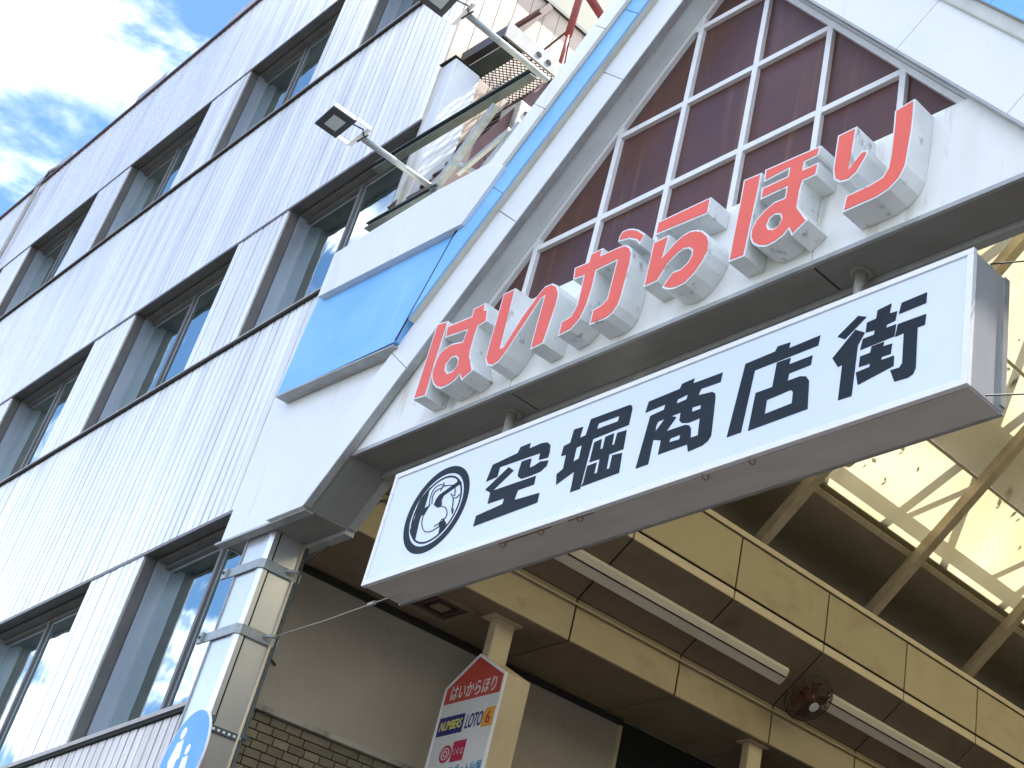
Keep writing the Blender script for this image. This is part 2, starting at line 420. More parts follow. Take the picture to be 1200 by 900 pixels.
# ------------------------------------------------------------------ setting: ground
g = MB(); g.face([(-1500, -1500, 0), (1500, -1500, 0), (1500, 1500, 0), (-1500, 1500, 0)])
g.build('street', 'asphalt', kind='structure')
g = MB().box(-60, 60, 2.6, 3.6, 0.0, 0.12)
g.build('pavement', 'paving', kind='structure', bevel=0.02)
g = MB().box(-8.6, -1.2, 3.6, 40, 0.0, 0.12)
g.build('arcade_floor', 'paving', kind='structure')

# ------------------------------------------------------------------ office building
YAW = -0.046705
FD = Vector((math.cos(YAW), math.sin(YAW), 0)); FN = Vector((-math.sin(YAW), math.cos(YAW), 0))
F0 = FN * (3.86 * FN.y)
def fl(a, d, z): return F0 + FD * a + FN * d + Vector((0, 0, z))
def fbox(mb, a0, a1, d0, d1, z0, z1):
    return mb.hexa([fl(a0, d0, z0), fl(a1, d0, z0), fl(a1, d1, z0), fl(a0, d1, z0)], [fl(a0, d0, z1), fl(a1, d0, z1), fl(a1, d1, z1), fl(a0, d1, z1)])
CORNER = -8.86
off = thing('office_building', 'white ribbed office block with rows of recessed dark windows beside the arcade gate', 'building', tuple(fl(-15, 3, 0)))
LEFT = -27.0
P1 = fl(CORNER - 0.02, 0.27, 0)
mb = MB()
A0 = fl(LEFT, 0.27, 0)
mb.hexa([A0, P1, (P1.x, 22, 0), (A0.x, 22, 0)], [A0 + Vector((0, 0, 14.55)), P1 + Vector((0, 0, 14.55)), (P1.x, 22, 14.55), (A0.x, 22, 14.55)])
mb.build('wall_core', 'concrete', off)
ZB = [(12.95, 14.66), (9.53, 11.45), (6.147, 8.02), (2.75, 4.60)]
ZW = [(11.45, 12.95), (8.02, 9.53), (4.65, 6.147)]
mb = MB()
for z0, z1 in ZB: fbox(mb, LEFT, CORNER, 0.024, 0.268, z0, z1)
PITCH = 2.815; WIN_W = 1.95
WL = [-10.82 - PITCH * i for i in range(6)]
for z0, z1 in ZW:
    for a in WL: fbox(mb, a - (PITCH - WIN_W), a, 0.024, 0.268, z0 - .002, z1 + .002)
    fbox(mb, LEFT, WL[-1] - .9, 0.016, 0.268, z0, z1)
mb.build('cladding_backing', 'backing', off)
SW = 0.1083
def strip_mesh(h, wd=SW - 0.017):
    m = MB()
    xs = [(-wd / 2, 0.0235), (-wd / 2, 0.004), (-wd / 2 + 0.006, 0.0), (-0.012, 0.0), (0.0, 0.0022), (0.012, 0.0), (wd / 2 - 0.006, 0.0), (wd / 2, 0.004), (wd / 2, 0.0235)]
    m.hexa([(x, y, 0) for x, y in xs], [(x, y, h) for x, y in xs])
    me = m.mesh('cladding_strip')
    return me
cand = []
for bi, (z0, z1) in enumerate(ZB):
    n = int((-LEFT + CORNER) / SW)
    for k in range(n):
        a = CORNER - SW * (k + .5)
        cand.append((a, z0, z1, 'strip_low' if bi == 3 else 'strip'))
for z0, z1 in ZW:
    for a in WL:
        for k in range(8):
            cand.append((a - SW * (k + .5), z0 + .004, z1 - .004, 'strip'))
cand.sort(key=lambda c: -(c[0] + (0.6 if c[2] - c[1] < 1.6 else 0) - 0.12 * (c[1] - 3)))
SM = {}
far = {'strip': MB(), 'strip_low': MB()}
for i, (a, z0, z1, mt) in enumerate(cand):
    if i < 300:
        key = (round(z1 - z0, 3), mt)
        if key not in SM: SM[key] = strip_mesh(z1 - z0)
        link('cladding_strip', SM[key], mt, off, loc=fl(a, random.uniform(-.0015, .0015), z0), rz=YAW + random.uniform(-.012, .012))
    else:
        m = far[mt]; h = SW / 2 - .0085
        pr = [(-h, .0235), (-h, .004), (-h + .006, 0), (h - .006, 0), (h, .004), (h, .0235)]
        m.hexa([fl(a + x, d, z0) for x, d in pr], [fl(a + x, d, z1) for x, d in pr])
for mt, m in far.items():
    if m.v: m.build('ribbed_cladding', mt, off, kind='stuff')
# floor-line flashings and coping
for z in (11.45, 8.02):
    mb = MB(); fbox(mb, LEFT, CORNER + .01, -.022, .02, z, z + .018); mb.build('sill_flashing', 'gap', off)
    mb = MB(); fbox(mb, LEFT, CORNER + .01, -.03, .26, z + .0185, z + .034); mb.build('sill', 'sill', off)
mb = MB(); fbox(mb, LEFT, CORNER + .01, -.02, .02, 4.603, 4.628); mb.build('sill_flashing', 'gap', off)
mb = MB(); fbox(mb, LEFT, CORNER + .01, -.03, .26, 4.629, 4.66); mb.build('sill', 'sill', off)
for z in (12.95, 9.53, 6.147):
    mb = MB(); fbox(mb, LEFT, CORNER, -.008, .02, z - .03, z - .002); mb.build('head_flashing', 'bronze', off)
mb = MB(); fbox(mb, LEFT, CORNER + .01, -.03, .5, 14.66, 14.70); mb.build('coping', 'flash', off)
# windows
def window(a0, z0, z1):
    a1 = a0 + WIN_W
    if a1 > CORNER: a1 = CORNER
    z0 += .034 if z0 > 5 else .012
    m = MB()
    fbox(m, a0, a0 + .012, .018, .095, z0, z1); fbox(m, a1 - .012, a1, .018, .095, z0, z1); fbox(m, a0 + .012, a1 - .012, .018, .095, z1 - .014, z1 - .002)
    wn = m.build('window', 'bronze', off)
    m = MB()
    fbox(m, a0 + .012, a0 + .034, .10, .21, z0, z1 - .014); fbox(m, a1 - .034, a1 - .012, .10, .21, z0, z1 - .014)
    fbox(m, a0 + .034, a1 - .034, .10, .21, z0, z0 + .020)
    m.build('frame', 'winframe', wn)
    m = MB()
    fbox(m, a0 + .034, a1 - .034, .10, .17, z1 - .045, z1 - .014); fbox(m, a0 + .034, a1 - .034, .17, .215, z1 - .075, z1 - .014)
    m.build('head_frame', 'bronze', wn)
    am = a0 + 0.47 * WIN_W
    zt = z1 - .075; zb = z0 + .020
    m = MB(); fbox(m, am - .019, am + .019, .165, .215, zb, z1 - .045); m.build('mullion', 'bronze', wn)
    for b0, b1, d in ((a0 + .034, am - .019, .215), (am + .019, a1 - .034, .195)):
        m = MB()
        fbox(m, b0, b0 + .016, d - .006, d + .012, zb, zt); fbox(m, b1 - .016, b1, d - .006, d + .012, zb, zt)
        fbox(m, b0 + .016, b1 - .016, d - .006, d + .012, zb, zb + .018); fbox(m, b0 + .016, b1 - .016, d - .006, d + .012, zt - .018, zt)
        m.build('sash', 'winframe', wn)
        m = MB(); fbox(m, b0 + .015, b1 - .015, d - .002, d + .004, zb + .017, zt - .017); m.build('pane', 'glass', wn)
for z0, z1 in ZW:
    for a in WL: window(a, z0, z1)
# downpipe at the far end, rooftop upstands
mb = MB(); mb.tube([fl(-20.45, -.05, 3), fl(-20.45, -.05, 14.5), fl(-20.3, -.05, 14.75), fl(-19.9, .1, 14.95), fl(-19.2, .25, 15.0)], .028)
mb.build('downpipe', 'sill', off, smooth=True)
for a0, a1 in ((-17.85, -17.0), (-21.0, -19.75), (-15.4, -14.6)):
    m = MB(); fbox(m, a0, a1, .0, .32, 14.705, 14.92)
    o = m.build('rooftop_upstand', 'lip', off)
# side wall planks facing the arcade, pale stub at the corner
xw = P1.x
PL = MB().box(-.003, .022, 0, .145, 10.9, 14.5)
plank_mesh = MB().box(0, .02, 0, .146, 9.0, 14.5).mesh('siding_plank')
for k in range(46):
    link('siding_plank', plank_mesh, 'plank', off, loc=(xw, 4.285 + .152 * k, 0))
sl = 'None'
mb = MB(); mb.hexa([fl(CORNER + .003, .004, 5.7), (-8.45, 4.258, 5.7), (-8.45, 4.53, 5.7), (-8.64, 4.53, 5.7)], [fl(CORNER + .003, .004, 10.12), (-8.45, 4.258, 10.12), (-8.45, 4.53, 10.12), (-8.64, 4.53, 10.12)])
mb.build('corner_pier', 'plaster', off, bevel=.02)
mb = MB().box(-8.66, -8.445, 4.245, 4.535, 10.123, 10.131); mb.build('pier_cap', 'gap', off)
mb = MB().box(xw + .022, xw + .03, 4.9, 9, 11.66, 13.2); mb.build('side_panel', 'olive', off)
mb = MB().box(xw + .022, xw + .05, 4.85, 9, 11.62, 11.655); mb.build('panel_trim', 'blacksteel', off)

# ------------------------------------------------------------------ outside steel staircase
st = thing('fire_escape_stair', 'rusty outside steel staircase with mesh landing on the tan side wall', 'staircase', (-8.35, 5.2, 9))
mb = MB().box(-8.645, -8.075, 4.40, 4.47, 10.285, 10.40); mb.build('landing_channel', 'blacksteel', st)
mb = MB().box(-8.645, -8.085, 4.475, 4.62, 10.275, 10.29); mb.build('landing_plate', 'darksteel', st)
mb = MB().prism([(4.40, 10.27), (5.45, 10.27), (5.45, 10.44), (4.40, 10.44)], 0, .02)
mb.v = [(-8.07 + v[1], v[0], v[2]) for v in mb.v]
mb.build('side_channel', 'weathered', st)
for yy in (4.75, 4.86):
    m = MB().tube([(-8.050, yy, 10.35), (-8.046, yy, 10.35)], .028, 12); m.build('bolt_hole', 'gap', st)
mb = MB().box(-8.645, -8.085, 4.98, 5.03, 10.25, 10.30); mb.build('joist', 'blacksteel', st)
mb = MB().box(-8.645, -8.085, 5.42, 5.47, 10.25, 10.30); mb.build('joist', 'blacksteel', st)
mb = MB()
nx, ny = 14, 14
for i in range(-ny, nx + ny):
    for s in (1, -1):
        y0, x0 = 4.62, -8.645 + .045 * i if s == 1 else -8.075 - .045 * i
        p = Vector((x0, y0, 10.283)); q = Vector((x0 + s * .042 * 20, y0 + .84, 10.283))
        def cut(p, q):
            t0, t1 = 0, 1; d = q.x - p.x
            for lim, sgn in ((-8.645, 1), (-8.085, -1)):
                f0 = (p.x - lim) * sgn; f1 = (q.x - lim) * sgn
                if f0 < 0 and f1 < 0: return None
                if f0 < 0: t0 = max(t0, f0 / (f0 - f1))
                if f1 < 0: t1 = min(t1, f0 / (f0 - f1))
            if t1 - t0 < .02: return None
            return p.lerp(q, t0), p.lerp(q, t1)
        c = cut(p, q)
        if c: mb.bar(c[0] + Vector((0, 0, .002 * s)), c[1] + Vector((0, 0, .002 * s)), .006, .006)
mb.build('mesh_floor', 'mesh', st)
for x in (-8.60, -8.13):
    mb = MB().bar((x, 5.0, 10.2), (x, 4.30, 8.5), .03, .17); mb.build('stringer', 'browniron', st)
for k in range(10):
    t = (k + .5) / 10
    y, z = 5.0 - .70 * t, 10.2 - 1.7 * t
    mb = MB().box(-8.58, -8.15, y - .07, y + .06, z - .012, z + .012); mb.build('tread', 'mesh', st)
    mb = MB().box(-8.58, -8.15, y + .061, y + .068, z - .012, z + .155); mb.build('riser', 'blacksteel', st)
mb = MB().box(-8.50, -8.12, 5.06, 5.30, 9.86, 10.12); mb.build('junction_box', 'dirt_metal', st, bevel=.01)
mb = MB().box(-8.30, -8.05, 4.72, 4.95, 9.50, 9.80); mb.build('junction_box', 'dirt_metal', st, bevel=.01)
for (y, z) in ((4.80, 9.70), (4.88, 9.60)):
    mb = MB().tube([(-8.05, y, z), (-8.043, y, z)], .022, 12); mb.build('bolt_hole', 'gap', st)
for y0, z0, y1, z1 in ((5.05, 9.3, 5.5, 10.2), (5.5, 9.2, 5.1, 10.2), (4.6, 9.1, 5.2, 9.45)):
    mb = MB().bar((-8.12, y0, z0), (-8.12, y1, z1), .022, .03); mb.build('brace', 'browniron', st)
mb = MB().tube([(-8.07, 4.98, 10.80), (-8.07, 4.98, 11.9)], .032, 10); mb.build('railing_post', 'redpipe', st, smooth=True)
mb = MB().tube([(-8.07, 4.98, 10.42), (-8.07, 4.98, 10.86)], .017, 8); mb.build('railing_post', 'redpipe', st, smooth=True)
mb = MB().tube([(-8.07, 5.02, 11.42), (-8.07, 5.7, 11.10)], .045, 10); mb.build('handrail', 'redpipe', st, smooth=True)
mb = MB().bar((-8.64, 4.79, 11.08), (-8.30, 4.79, 11.08), .03, .05).bar((-8.64, 4.83, 11.06), (-8.64, 5.06, 11.6), .03, .06); mb.build('brace', 'browniron', st)
mb = MB().bar((-8.08, 4.97, 10.86), (-8.63, 4.99, 10.76), .012, .02); mb.build('brace', 'browniron', st)
mb = MB().bar((-8.08, 5.0, 10.86), (-8.63, 5.4, 10.8), .012, .02); mb.build('brace', 'browniron', st)

# ------------------------------------------------------------------ arcade gate
gate = thing('arcade_gate', 'white pointed arcade gate with blue stripe, brown glazed gable and beam', 'gate', (-4.89, 4.1, 0))
XC, ZA, SL = -4.892, 8.774, 1.175
U = Vector((1, SL)).normalized(); NV = Vector((-SL, 1)).normalized()
S1 = (Vector((-7.65, 5.533)) - Vector((XC, ZA))).length
def rk(side, s, d):
    p = Vector((XC, ZA)) - U * s + NV * d
    return (p.x if side < 0 else 2 * XC - p.x, p.y)
def rake(side, d0, d1, s0, s1, y0, y1, foot=None):
    a = [rk(side, s1, d0), rk(side, s0, d0), rk(side, s0, d1), rk(side, s1, d1)]
    if s0 == 0:
        ext = lambda d: (XC, ZA + d / NV.y)
        a[1] = ext(d0); a[2] = ext(d1)
    if foot is not None:
        def down(d):
            q = rk(side, 0, d); t = (q[1] - foot) / U.y
            p = rk(side, t, d); return p
        a[0] = down(d0); a[3] = down(d1)
    return a
G = .0022
BZ0, BZ1, BY0, BY1 = 5.832, 6.47, 3.96, 4.19
# the joint where the blue stripe meets the blue wing panel
J = [(-7.131, 6.5178), (-6.833, 7.2818)]
jn = (J[1][1] - J[0][1], -(J[1][0] - J[0][0]))
def jclip(pl): return clip(pl, jn[0], jn[1], -(jn[0] * J[0][0] + jn[1] * J[0][1]))
# inner white face of the rakes, in panels
for side, dw in ((-1, .292), (1, .325)):
    cuts = [0, 1.05, 2.15, 3.25, None] if side < 0 else [0, 1.2, 2.35, 3.4, None]
    for i in range(4):
        s0, s1 = cuts[i], cuts[i + 1]
        pl = rake(side, 0, dw, s0 + (G if s0 else 0), (s1 or 4.3) - G, 0, 0, foot=(5.53 if s1 is None else None))
        MB().prism(pl, 3.90, 3.945).build('white_rake_panel', 'white', gate, bevel=.003)
    MB().prism(rake(side, 0.002, .29, 0, 4.2, 0, 0, foot=5.534), 3.947, 4.255).build('rake_core', 'reveal', gate)
    MB().prism(rake(side, .2905, .66, 0, 2.02 if side < 0 else 4.0, 0, 0), 3.947, 4.255).build('rake_core', 'reveal', gate)
    # lip trims front and back, dark panel over the foot reveal
    MB().prism(rake(side, -.014, 0.0, 0, 4.3, 0, 0, foot=5.531), 3.898, 3.946).build('edge_trim', 'lip', gate)
    MB().prism(rake(side, -.012, 0.0, 0, 4.3, 0, 0, foot=5.531), 4.225, 4.285).build('edge_trim', 'lip', gate)
    MB().prism(rake(side, -.004, -.0004, (ZA - BZ0) / U.y - .02, 4.3, 0, 0, foot=5.534), 3.947, 4.224).build('foot_shade_panel', 'soffit', gate)  # added over the paler reveal; shade below the beam put into its colour
    # blue stripe
    b0, b1, o1 = (.292, .486, .68) if side < 0 else (.40, .56, .72)
    if side > 0:
        MB().prism(rake(side, dw, b0, 0, 4.3, 0, 0, foot=5.6), 3.875, 3.946).build('cream_trim', 'cream', gate, bevel=.01)
    cuts = [0, .62, 2.05, 4.3] if side < 0 else [0, 1.4, 2.8, 4.2]
    for i in range(3):
        pl = rake(side, b0, b1, cuts[i] + (G if i else 0), cuts[i + 1] - G, 0, 0)
        if side < 0: pl = jclip(pl)
        MB().prism(pl, 3.845, 3.858).build('blue_rake_panel', 'blue', gate, bevel=.002)
    bk = rake(side, b0 + .001, b1 - .001, 0, 4.2, 0, 0)
    MB().prism(jclip(bk) if side < 0 else bk, 3.8585, 3.946).build('stripe_backing', 'cream', gate)
    cuts = [0, .8, 1.45, 2.0633] if side < 0 else [0, 1.4, 2.8, 4.2]
    for i in range(3):
        pl = rake(side, b1 + .016, o1, cuts[i] + (G if i else 0), cuts[i + 1] - G, 0, 0)
        MB().prism(pl, 3.820, 3.946).build('outer_rake_panel', 'white', gate, bevel=.003)
    MB().prism(rake(side, b1 - .004, b1 + .0155, 0, 2.2 if side < 0 else 3.9, 0, 0), 3.83, 3.944).build('cream_trim', 'cream', gate)
MB().ribbon([J[0], J[1]], .009, 3.843, 3.85).build('blue_joint', 'gap', gate)
# left wing: white strip over blue panel over white panel
MB().prism([(-8.3006, 7.2883), (-6.761, 7.2692), (-6.5908, 7.4799), (-6.4797, 7.6299), (-6.6713, 7.7388), (-7.1969, 7.7484), (-8.2965, 7.6704)], 3.817, 4.20).build('wing_strip', 'white', gate, bevel=.003)
MB().prism([(-8.4513, 6.5452), (-7.1647, 6.5357), (-6.8686, 7.3113), (-6.8232, 7.391), (-8.3789, 7.387)], 3.865, 3.963).build('blue_wing_panel', 'blue', gate, bevel=.002)
MB().prism([(-8.4419, 6.5364), (-7.1713, 6.502), (-7.1674, 6.5122), (-8.4443, 6.5493)], 3.862, 3.962).build('wing_trim', 'lip', gate)
zW = 5.532
MB().prism([(-8.63, zW), (-8.03, zW), (-6.75, 7.03), (-8.63, 7.03)], 3.955, 3.985).build('white_wing_panel', 'white', gate, bevel=.003)
MB().prism([(-8.598, zW + .004), (-8.03, zW + .004), (-6.75, 7.03), (-8.598, 7.03)], 3.987, 4.21).build('wing_core', 'reveal', gate)
MB().box(-8.63, -7.66, 3.925, 3.985, zW - .017, zW - .001).build('wing_trim', 'lip', gate)
MB().box(-8.61, -8.595, 3.961, 4.2, zW - .012, zW + .2).build('wing_trim', 'lip', gate)
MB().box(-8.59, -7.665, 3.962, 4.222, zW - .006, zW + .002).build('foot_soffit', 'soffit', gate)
MB().box(-8.3, -7.655, 4.224, 4.285, zW - .035, zW + .003).build('wing_trim', 'lip', gate)
# right wing mirrored, plain
MB().prism([(-1.18, zW), (-1.75, zW), (-3.0, 7.03), (-1.18, 7.03)], 3.93, 4.2).build('white_wing_panel', 'white', gate, bevel=.003)
# beam
BZ0, BZ1, BY0, BY1 = 5.832, 6.47, 3.96, 4.19
seams = [-5.9674, -3.812]
half = lambda z: (ZA - z) / SL
edges = [None] + seams + [None]
for i in range(3):
    xl0 = XC - half(BZ0) + .002 if i == 0 else edges[i] + .003
    xl1 = XC - half(BZ1) + .002 if i == 0 else edges[i] + .003
    xr0 = XC + half(BZ0) - .002 if i == 2 else edges[i + 1] - .003
    xr1 = XC + half(BZ1) - .002 if i == 2 else edges[i + 1] - .003
    MB().prism([(xl0, BZ0), (xr0, BZ0), (xr1, BZ1), (xl1, BZ1)], BY0, BY0 + .03).build('beam_panel', 'white_beam', gate, bevel=.003)
    MB().box(xl0 + .004, xr0 - .004, BY0 + .012, BY1, BZ0 - .004, BZ0 + .01).build('beam_soffit_panel', 'soffit', gate, bevel=.002)
MB().prism([(XC - half(BZ0) + .01, BZ0 + .014), (XC + half(BZ0) - .01, BZ0 + .014), (XC + half(BZ1) - .01, BZ1 - .004), (XC - half(BZ1) + .01, BZ1 - .004)], BY0 + .032, BY1).build('beam_core', 'gap', gate)
MB().box(XC - half(BZ0) + .004, XC + half(BZ0) - .004, BY0 - .008, BY0 + .011, BZ0 - .010, BZ0 + .016).build('beam_trim', 'lip', gate)
MB().box(XC - half(BZ0) + .004, XC + half(BZ0) - .004, BY1 + .002, BY1 + .05, BZ0 - .04, BZ0 + .05).build('beam_trim', 'lip', gate)
# glazed gable
GY = 4.08
vx = [-4.5898 + .562 * k for k in range(-5, 5)]
mz = [6.60, 7.045, 7.705, 8.36]
lines = ((-SL, 0), )
def inside(poly, m):
    n = (1 + SL * SL) ** .5
    poly = clip(poly, SL, -1, -SL * XC + ZA - m * n)
    return clip(poly, -SL, -1, SL * XC + ZA - m * n) if poly else poly
BW = .021
for x in vx:
    pl = inside([(x - BW, BZ1), (x + BW, BZ1), (x + BW, 9), (x - BW, 9)], .03)
    if len(pl) > 2 and max(p[1] for p in pl) > BZ1 + .1: MB().prism(pl, GY, GY + .05).build('glazing_bar', 'bar', gate, bevel=.003)
xs_ = [-99] + vx + [99]
for z in mz:
    for i in range(len(xs_) - 1):
        zz0, zz1 = (z - BW, z + BW) if z > 6.7 else (BZ1 + .02, z + .012)
        pl = inside([(xs_[i] + BW, zz0), (xs_[i + 1] - BW, zz0), (xs_[i + 1] - BW, zz1), (xs_[i] + BW, zz1)], .03)
        if len(pl) > 2 and max(p[0] for p in pl) - min(p[0] for p in pl) > .05:
            MB().prism(pl, GY + .001, GY + .048).build('glazing_bar', 'bar', gate, bevel=.003)
for side in (-1, 1):
    MB().prism(rake(side, -.036, -.0005, 0, 4, 0, 0, foot=BZ1 + .01), GY - .004, GY + .05).build('glazing_frame', 'bar', gate, bevel=.003)
zz = [BZ1] + mz + [9.2]
for i in range(len(xs_) - 1):
    for j in range(1, len(zz) - 1):
        pl = inside([(xs_[i] + .004, zz[j] + .004), (xs_[i + 1] - .004, zz[j] + .004), (xs_[i + 1] - .004, zz[j + 1] - .004), (xs_[i] + .004, zz[j + 1] - .004)], .01)
        if len(pl) > 2:
            A = abs(sum(pl[k][0] * pl[(k + 1) % len(pl)][1] - pl[(k + 1) % len(pl)][0] * pl[k][1] for k in range(len(pl)))) / 2
            if A > .004: MB().prism(pl, GY + .03, GY + .036).build('window_pane', 'brown', gate)
MB().prism(inside([(-8, BZ1 + .03), (-1, BZ1 + .03), (-1, 9), (-8, 9)], .02), GY + .06, GY + .07).build('gable_back', 'gap', gate)

# ------------------------------------------------------------------ red channel letters
LY0, LY1 = 3.812, 3.958
LET = [[([(-6.6518, 6.4433), (-6.5463, 6.4291), (-6.5406, 6.3873), (-6.541, 6.2794), (-6.5426, 6.1112), (-6.5342, 5.9786), (-6.5383, 5.8963), (-6.6524, 5.9101), (-6.6515, 6.0176), (-6.6505, 6.2208)], []), ([(-6.5332, 6.3846), (-6.308, 6.3735), (-6.3117, 6.4278), (-6.2041, 6.4323), (-6.1954, 6.38), (-6.1639, 6.3717), (-6.1408, 6.2759), (-6.211, 6.2683), (-6.2163, 6.2222), (-6.2146, 6.1149), (-6.206, 6.065), (-6.1403, 5.9497), (-6.1313, 5.9375), (-6.2202, 5.898), (-6.2541, 5.9472), (-6.2827, 5.9177), (-6.3367, 5.9037), (-6.3989, 5.9013), (-6.4511, 5.9254), (-6.4921, 5.9622), (-6.5278, 6.0116), (-6.5443, 6.0702), (-6.5405, 6.1439), (-6.5254, 6.183), (-6.4936, 6.2079), (-6.4331, 6.2225), (-6.3225, 6.2009), (-6.3128, 6.2743), (-6.5197, 6.2961)], [[(-6.4144, 6.0412), (-6.4188, 6.0827), (-6.3905, 6.1072), (-6.3514, 6.1042), (-6.3184, 6.0738), (-6.308, 6.0281), (-6.3303, 6.0008), (-6.3761, 6.0024)]])], [([(-6.0499, 6.4353), (-5.9476, 6.4368), (-5.9404, 6.3227), (-5.9258, 6.0182), (-5.9053, 6.0167), (-5.8068, 6.1833), (-5.7115, 6.2999), (-5.6678, 6.3387), (-5.607, 6.336), (-5.5578, 6.3024), (-5.5229, 6.2382), (-5.5196, 6.1616), (-5.5468, 5.9091), (-5.6508, 5.9038), (-5.6542, 5.9553), (-5.653, 6.2619), (-5.6775, 6.2514), (-5.7786, 6.0996), (-5.8708, 5.9589), (-5.9182, 5.9132), (-5.9648, 5.9044), (-6.0122, 5.9286), (-6.0455, 5.98), (-6.0487, 6.0561)], [])], [([(-5.4409, 6.3764), (-5.3294, 6.3721), (-5.3254, 6.427), (-5.2317, 6.4292), (-5.2343, 6.3815), (-5.0796, 6.3782), (-5.0355, 6.3682), (-4.9966, 6.3357), (-4.9742, 6.2892), (-4.9677, 6.2183), (-4.9784, 6.0019), (-4.9876, 5.9501), (-5.0191, 5.9091), (-5.0655, 5.8897), (-5.1894, 5.8957), (-5.1906, 5.9951), (-5.1317, 6.0032), (-5.0936, 6.0262), (-5.0872, 6.2811), (-5.2416, 6.2772), (-5.2389, 6.1654), (-5.2507, 6.0558), (-5.277, 5.9737), (-5.3391, 5.9205), (-5.4339, 5.9145), (-5.4353, 6.0101), (-5.3633, 6.0213), (-5.338, 6.0788), (-5.3416, 6.2781), (-5.4283, 6.2881)], []), ([(-5.1148, 6.4211), (-5.1133, 6.4606), (-5.0997, 6.4864), (-5.0539, 6.4852), (-5.0147, 6.4715), (-4.9665, 6.4441), (-4.8993, 6.385), (-4.9273, 6.3245), (-4.9647, 6.367), (-5.0271, 6.4043)], [])], [([(-4.8177, 6.4299), (-4.4369, 6.4301), (-4.4363, 6.3196), (-4.8167, 6.3389)], []), ([(-4.8164, 6.2914), (-4.699, 6.2925), (-4.7158, 6.1593), (-4.6482, 6.216), (-4.5938, 6.2458), (-4.5434, 6.2525), (-4.4929, 6.2372), (-4.4442, 6.2081), (-4.404, 6.1643), (-4.3823, 6.1153), (-4.3792, 6.0549), (-4.4044, 5.9952), (-4.4504, 5.9365), (-4.509, 5.8984), (-4.5754, 5.8938), (-4.6299, 5.9091), (-4.6756, 5.9394), (-4.6156, 6.0148), (-4.5593, 6.0116), (-4.5175, 6.0338), (-4.4998, 6.0698), (-4.5026, 6.1026), (-4.5298, 6.1299), (-4.5666, 6.1413), (-4.611, 6.1279), (-4.6629, 6.0894), (-4.7197, 5.9975), (-4.8202, 5.9963)], [])], [([(-4.215, 6.4412), (-4.092, 6.4347), (-4.0935, 6.3438), (-4.1042, 6.1367), (-4.1145, 5.9098), (-4.2212, 5.9144), (-4.2209, 6.0608), (-4.2143, 6.3056)], []), ([(-4.0726, 6.4426), (-3.831, 6.4351), (-3.7088, 6.4296), (-3.7172, 6.3795), (-3.7271, 6.3676), (-3.8028, 6.3652), (-3.8037, 6.3211), (-3.7073, 6.3192), (-3.7142, 6.2401), (-3.7956, 6.2402), (-3.8046, 6.1917), (-3.8067, 6.085), (-3.7285, 5.9669), (-3.8198, 5.9088), (-3.847, 5.9603), (-3.8719, 5.9337), (-3.9218, 5.9142), (-3.979, 5.9097), (-4.0322, 5.9321), (-4.0746, 5.9676), (-4.0971, 6.0125), (-4.1005, 6.063), (-4.0775, 6.1159), (-4.0254, 6.1606), (-3.9701, 6.1857), (-3.9035, 6.1827), (-3.9025, 6.246), (-4.0721, 6.2457), (-4.0729, 6.3221), (-3.9069, 6.3218), (-3.905, 6.3694), (-4.0661, 6.3592)], [[(-3.9917, 6.0514), (-3.9813, 6.087), (-3.9511, 6.096), (-3.9173, 6.081), (-3.905, 6.0489), (-3.9163, 6.0185), (-3.9458, 6.0075), (-3.9771, 6.0229)]])], [([(-3.6068, 6.4421), (-3.4893, 6.4448), (-3.4941, 6.3451), (-3.5032, 6.1928), (-3.4419, 6.26), (-3.402, 6.2517), (-3.4055, 6.2163), (-3.4542, 6.1337), (-3.5038, 6.1074), (-3.5582, 6.1184), (-3.5947, 6.1533), (-3.6106, 6.2192)], []), ([(-3.2624, 6.4291), (-3.1471, 6.4483), (-3.1443, 6.3504), (-3.1462, 6.2498), (-3.1636, 6.0388), (-3.1931, 5.9778), (-3.249, 5.9347), (-3.3175, 5.9163), (-3.5175, 5.9147), (-3.5063, 6.0132), (-3.3687, 6.017), (-3.2985, 6.0295), (-3.2719, 6.069), (-3.2635, 6.1416), (-3.2606, 6.3306)], [])]]
names = [('letter_ha', 'red channel letter は at the low left end of the beam'),
         ('letter_i', 'red channel letter い of two slanted strokes, second from the left'),
         ('letter_ka', 'red channel letter か with a separate curved dot, third from the left'),
         ('letter_ra', 'red channel letter ら with a bar over a stained bowl'),
         ('letter_ho', 'red channel letter ほ with a ring-shaped loop beside the last letter'),
         ('letter_ri', 'red channel letter り at the high right end of the beam')]
for (nm, lb), strokes in zip(names, LET):
    x = sum(p[0] for p in strokes[0][0]) / len(strokes[0][0])
    t = thing('channel_letter', lb, 'sign letter', (x, LY1, 5.9), 'red hiragana channel letters on the gate beam')
    for outer, holes in strokes:
        MB().prism(outer, LY0, LY1, holes).build('letter_shell', 'letter', t)
        ins = inset(outer, .0108)
        hh = [inset(h, -.0105) for h in holes]
        MB().prism(ins, LY0 - .0025, LY0 + .004, hh).build('letter_face', 'coral', t)

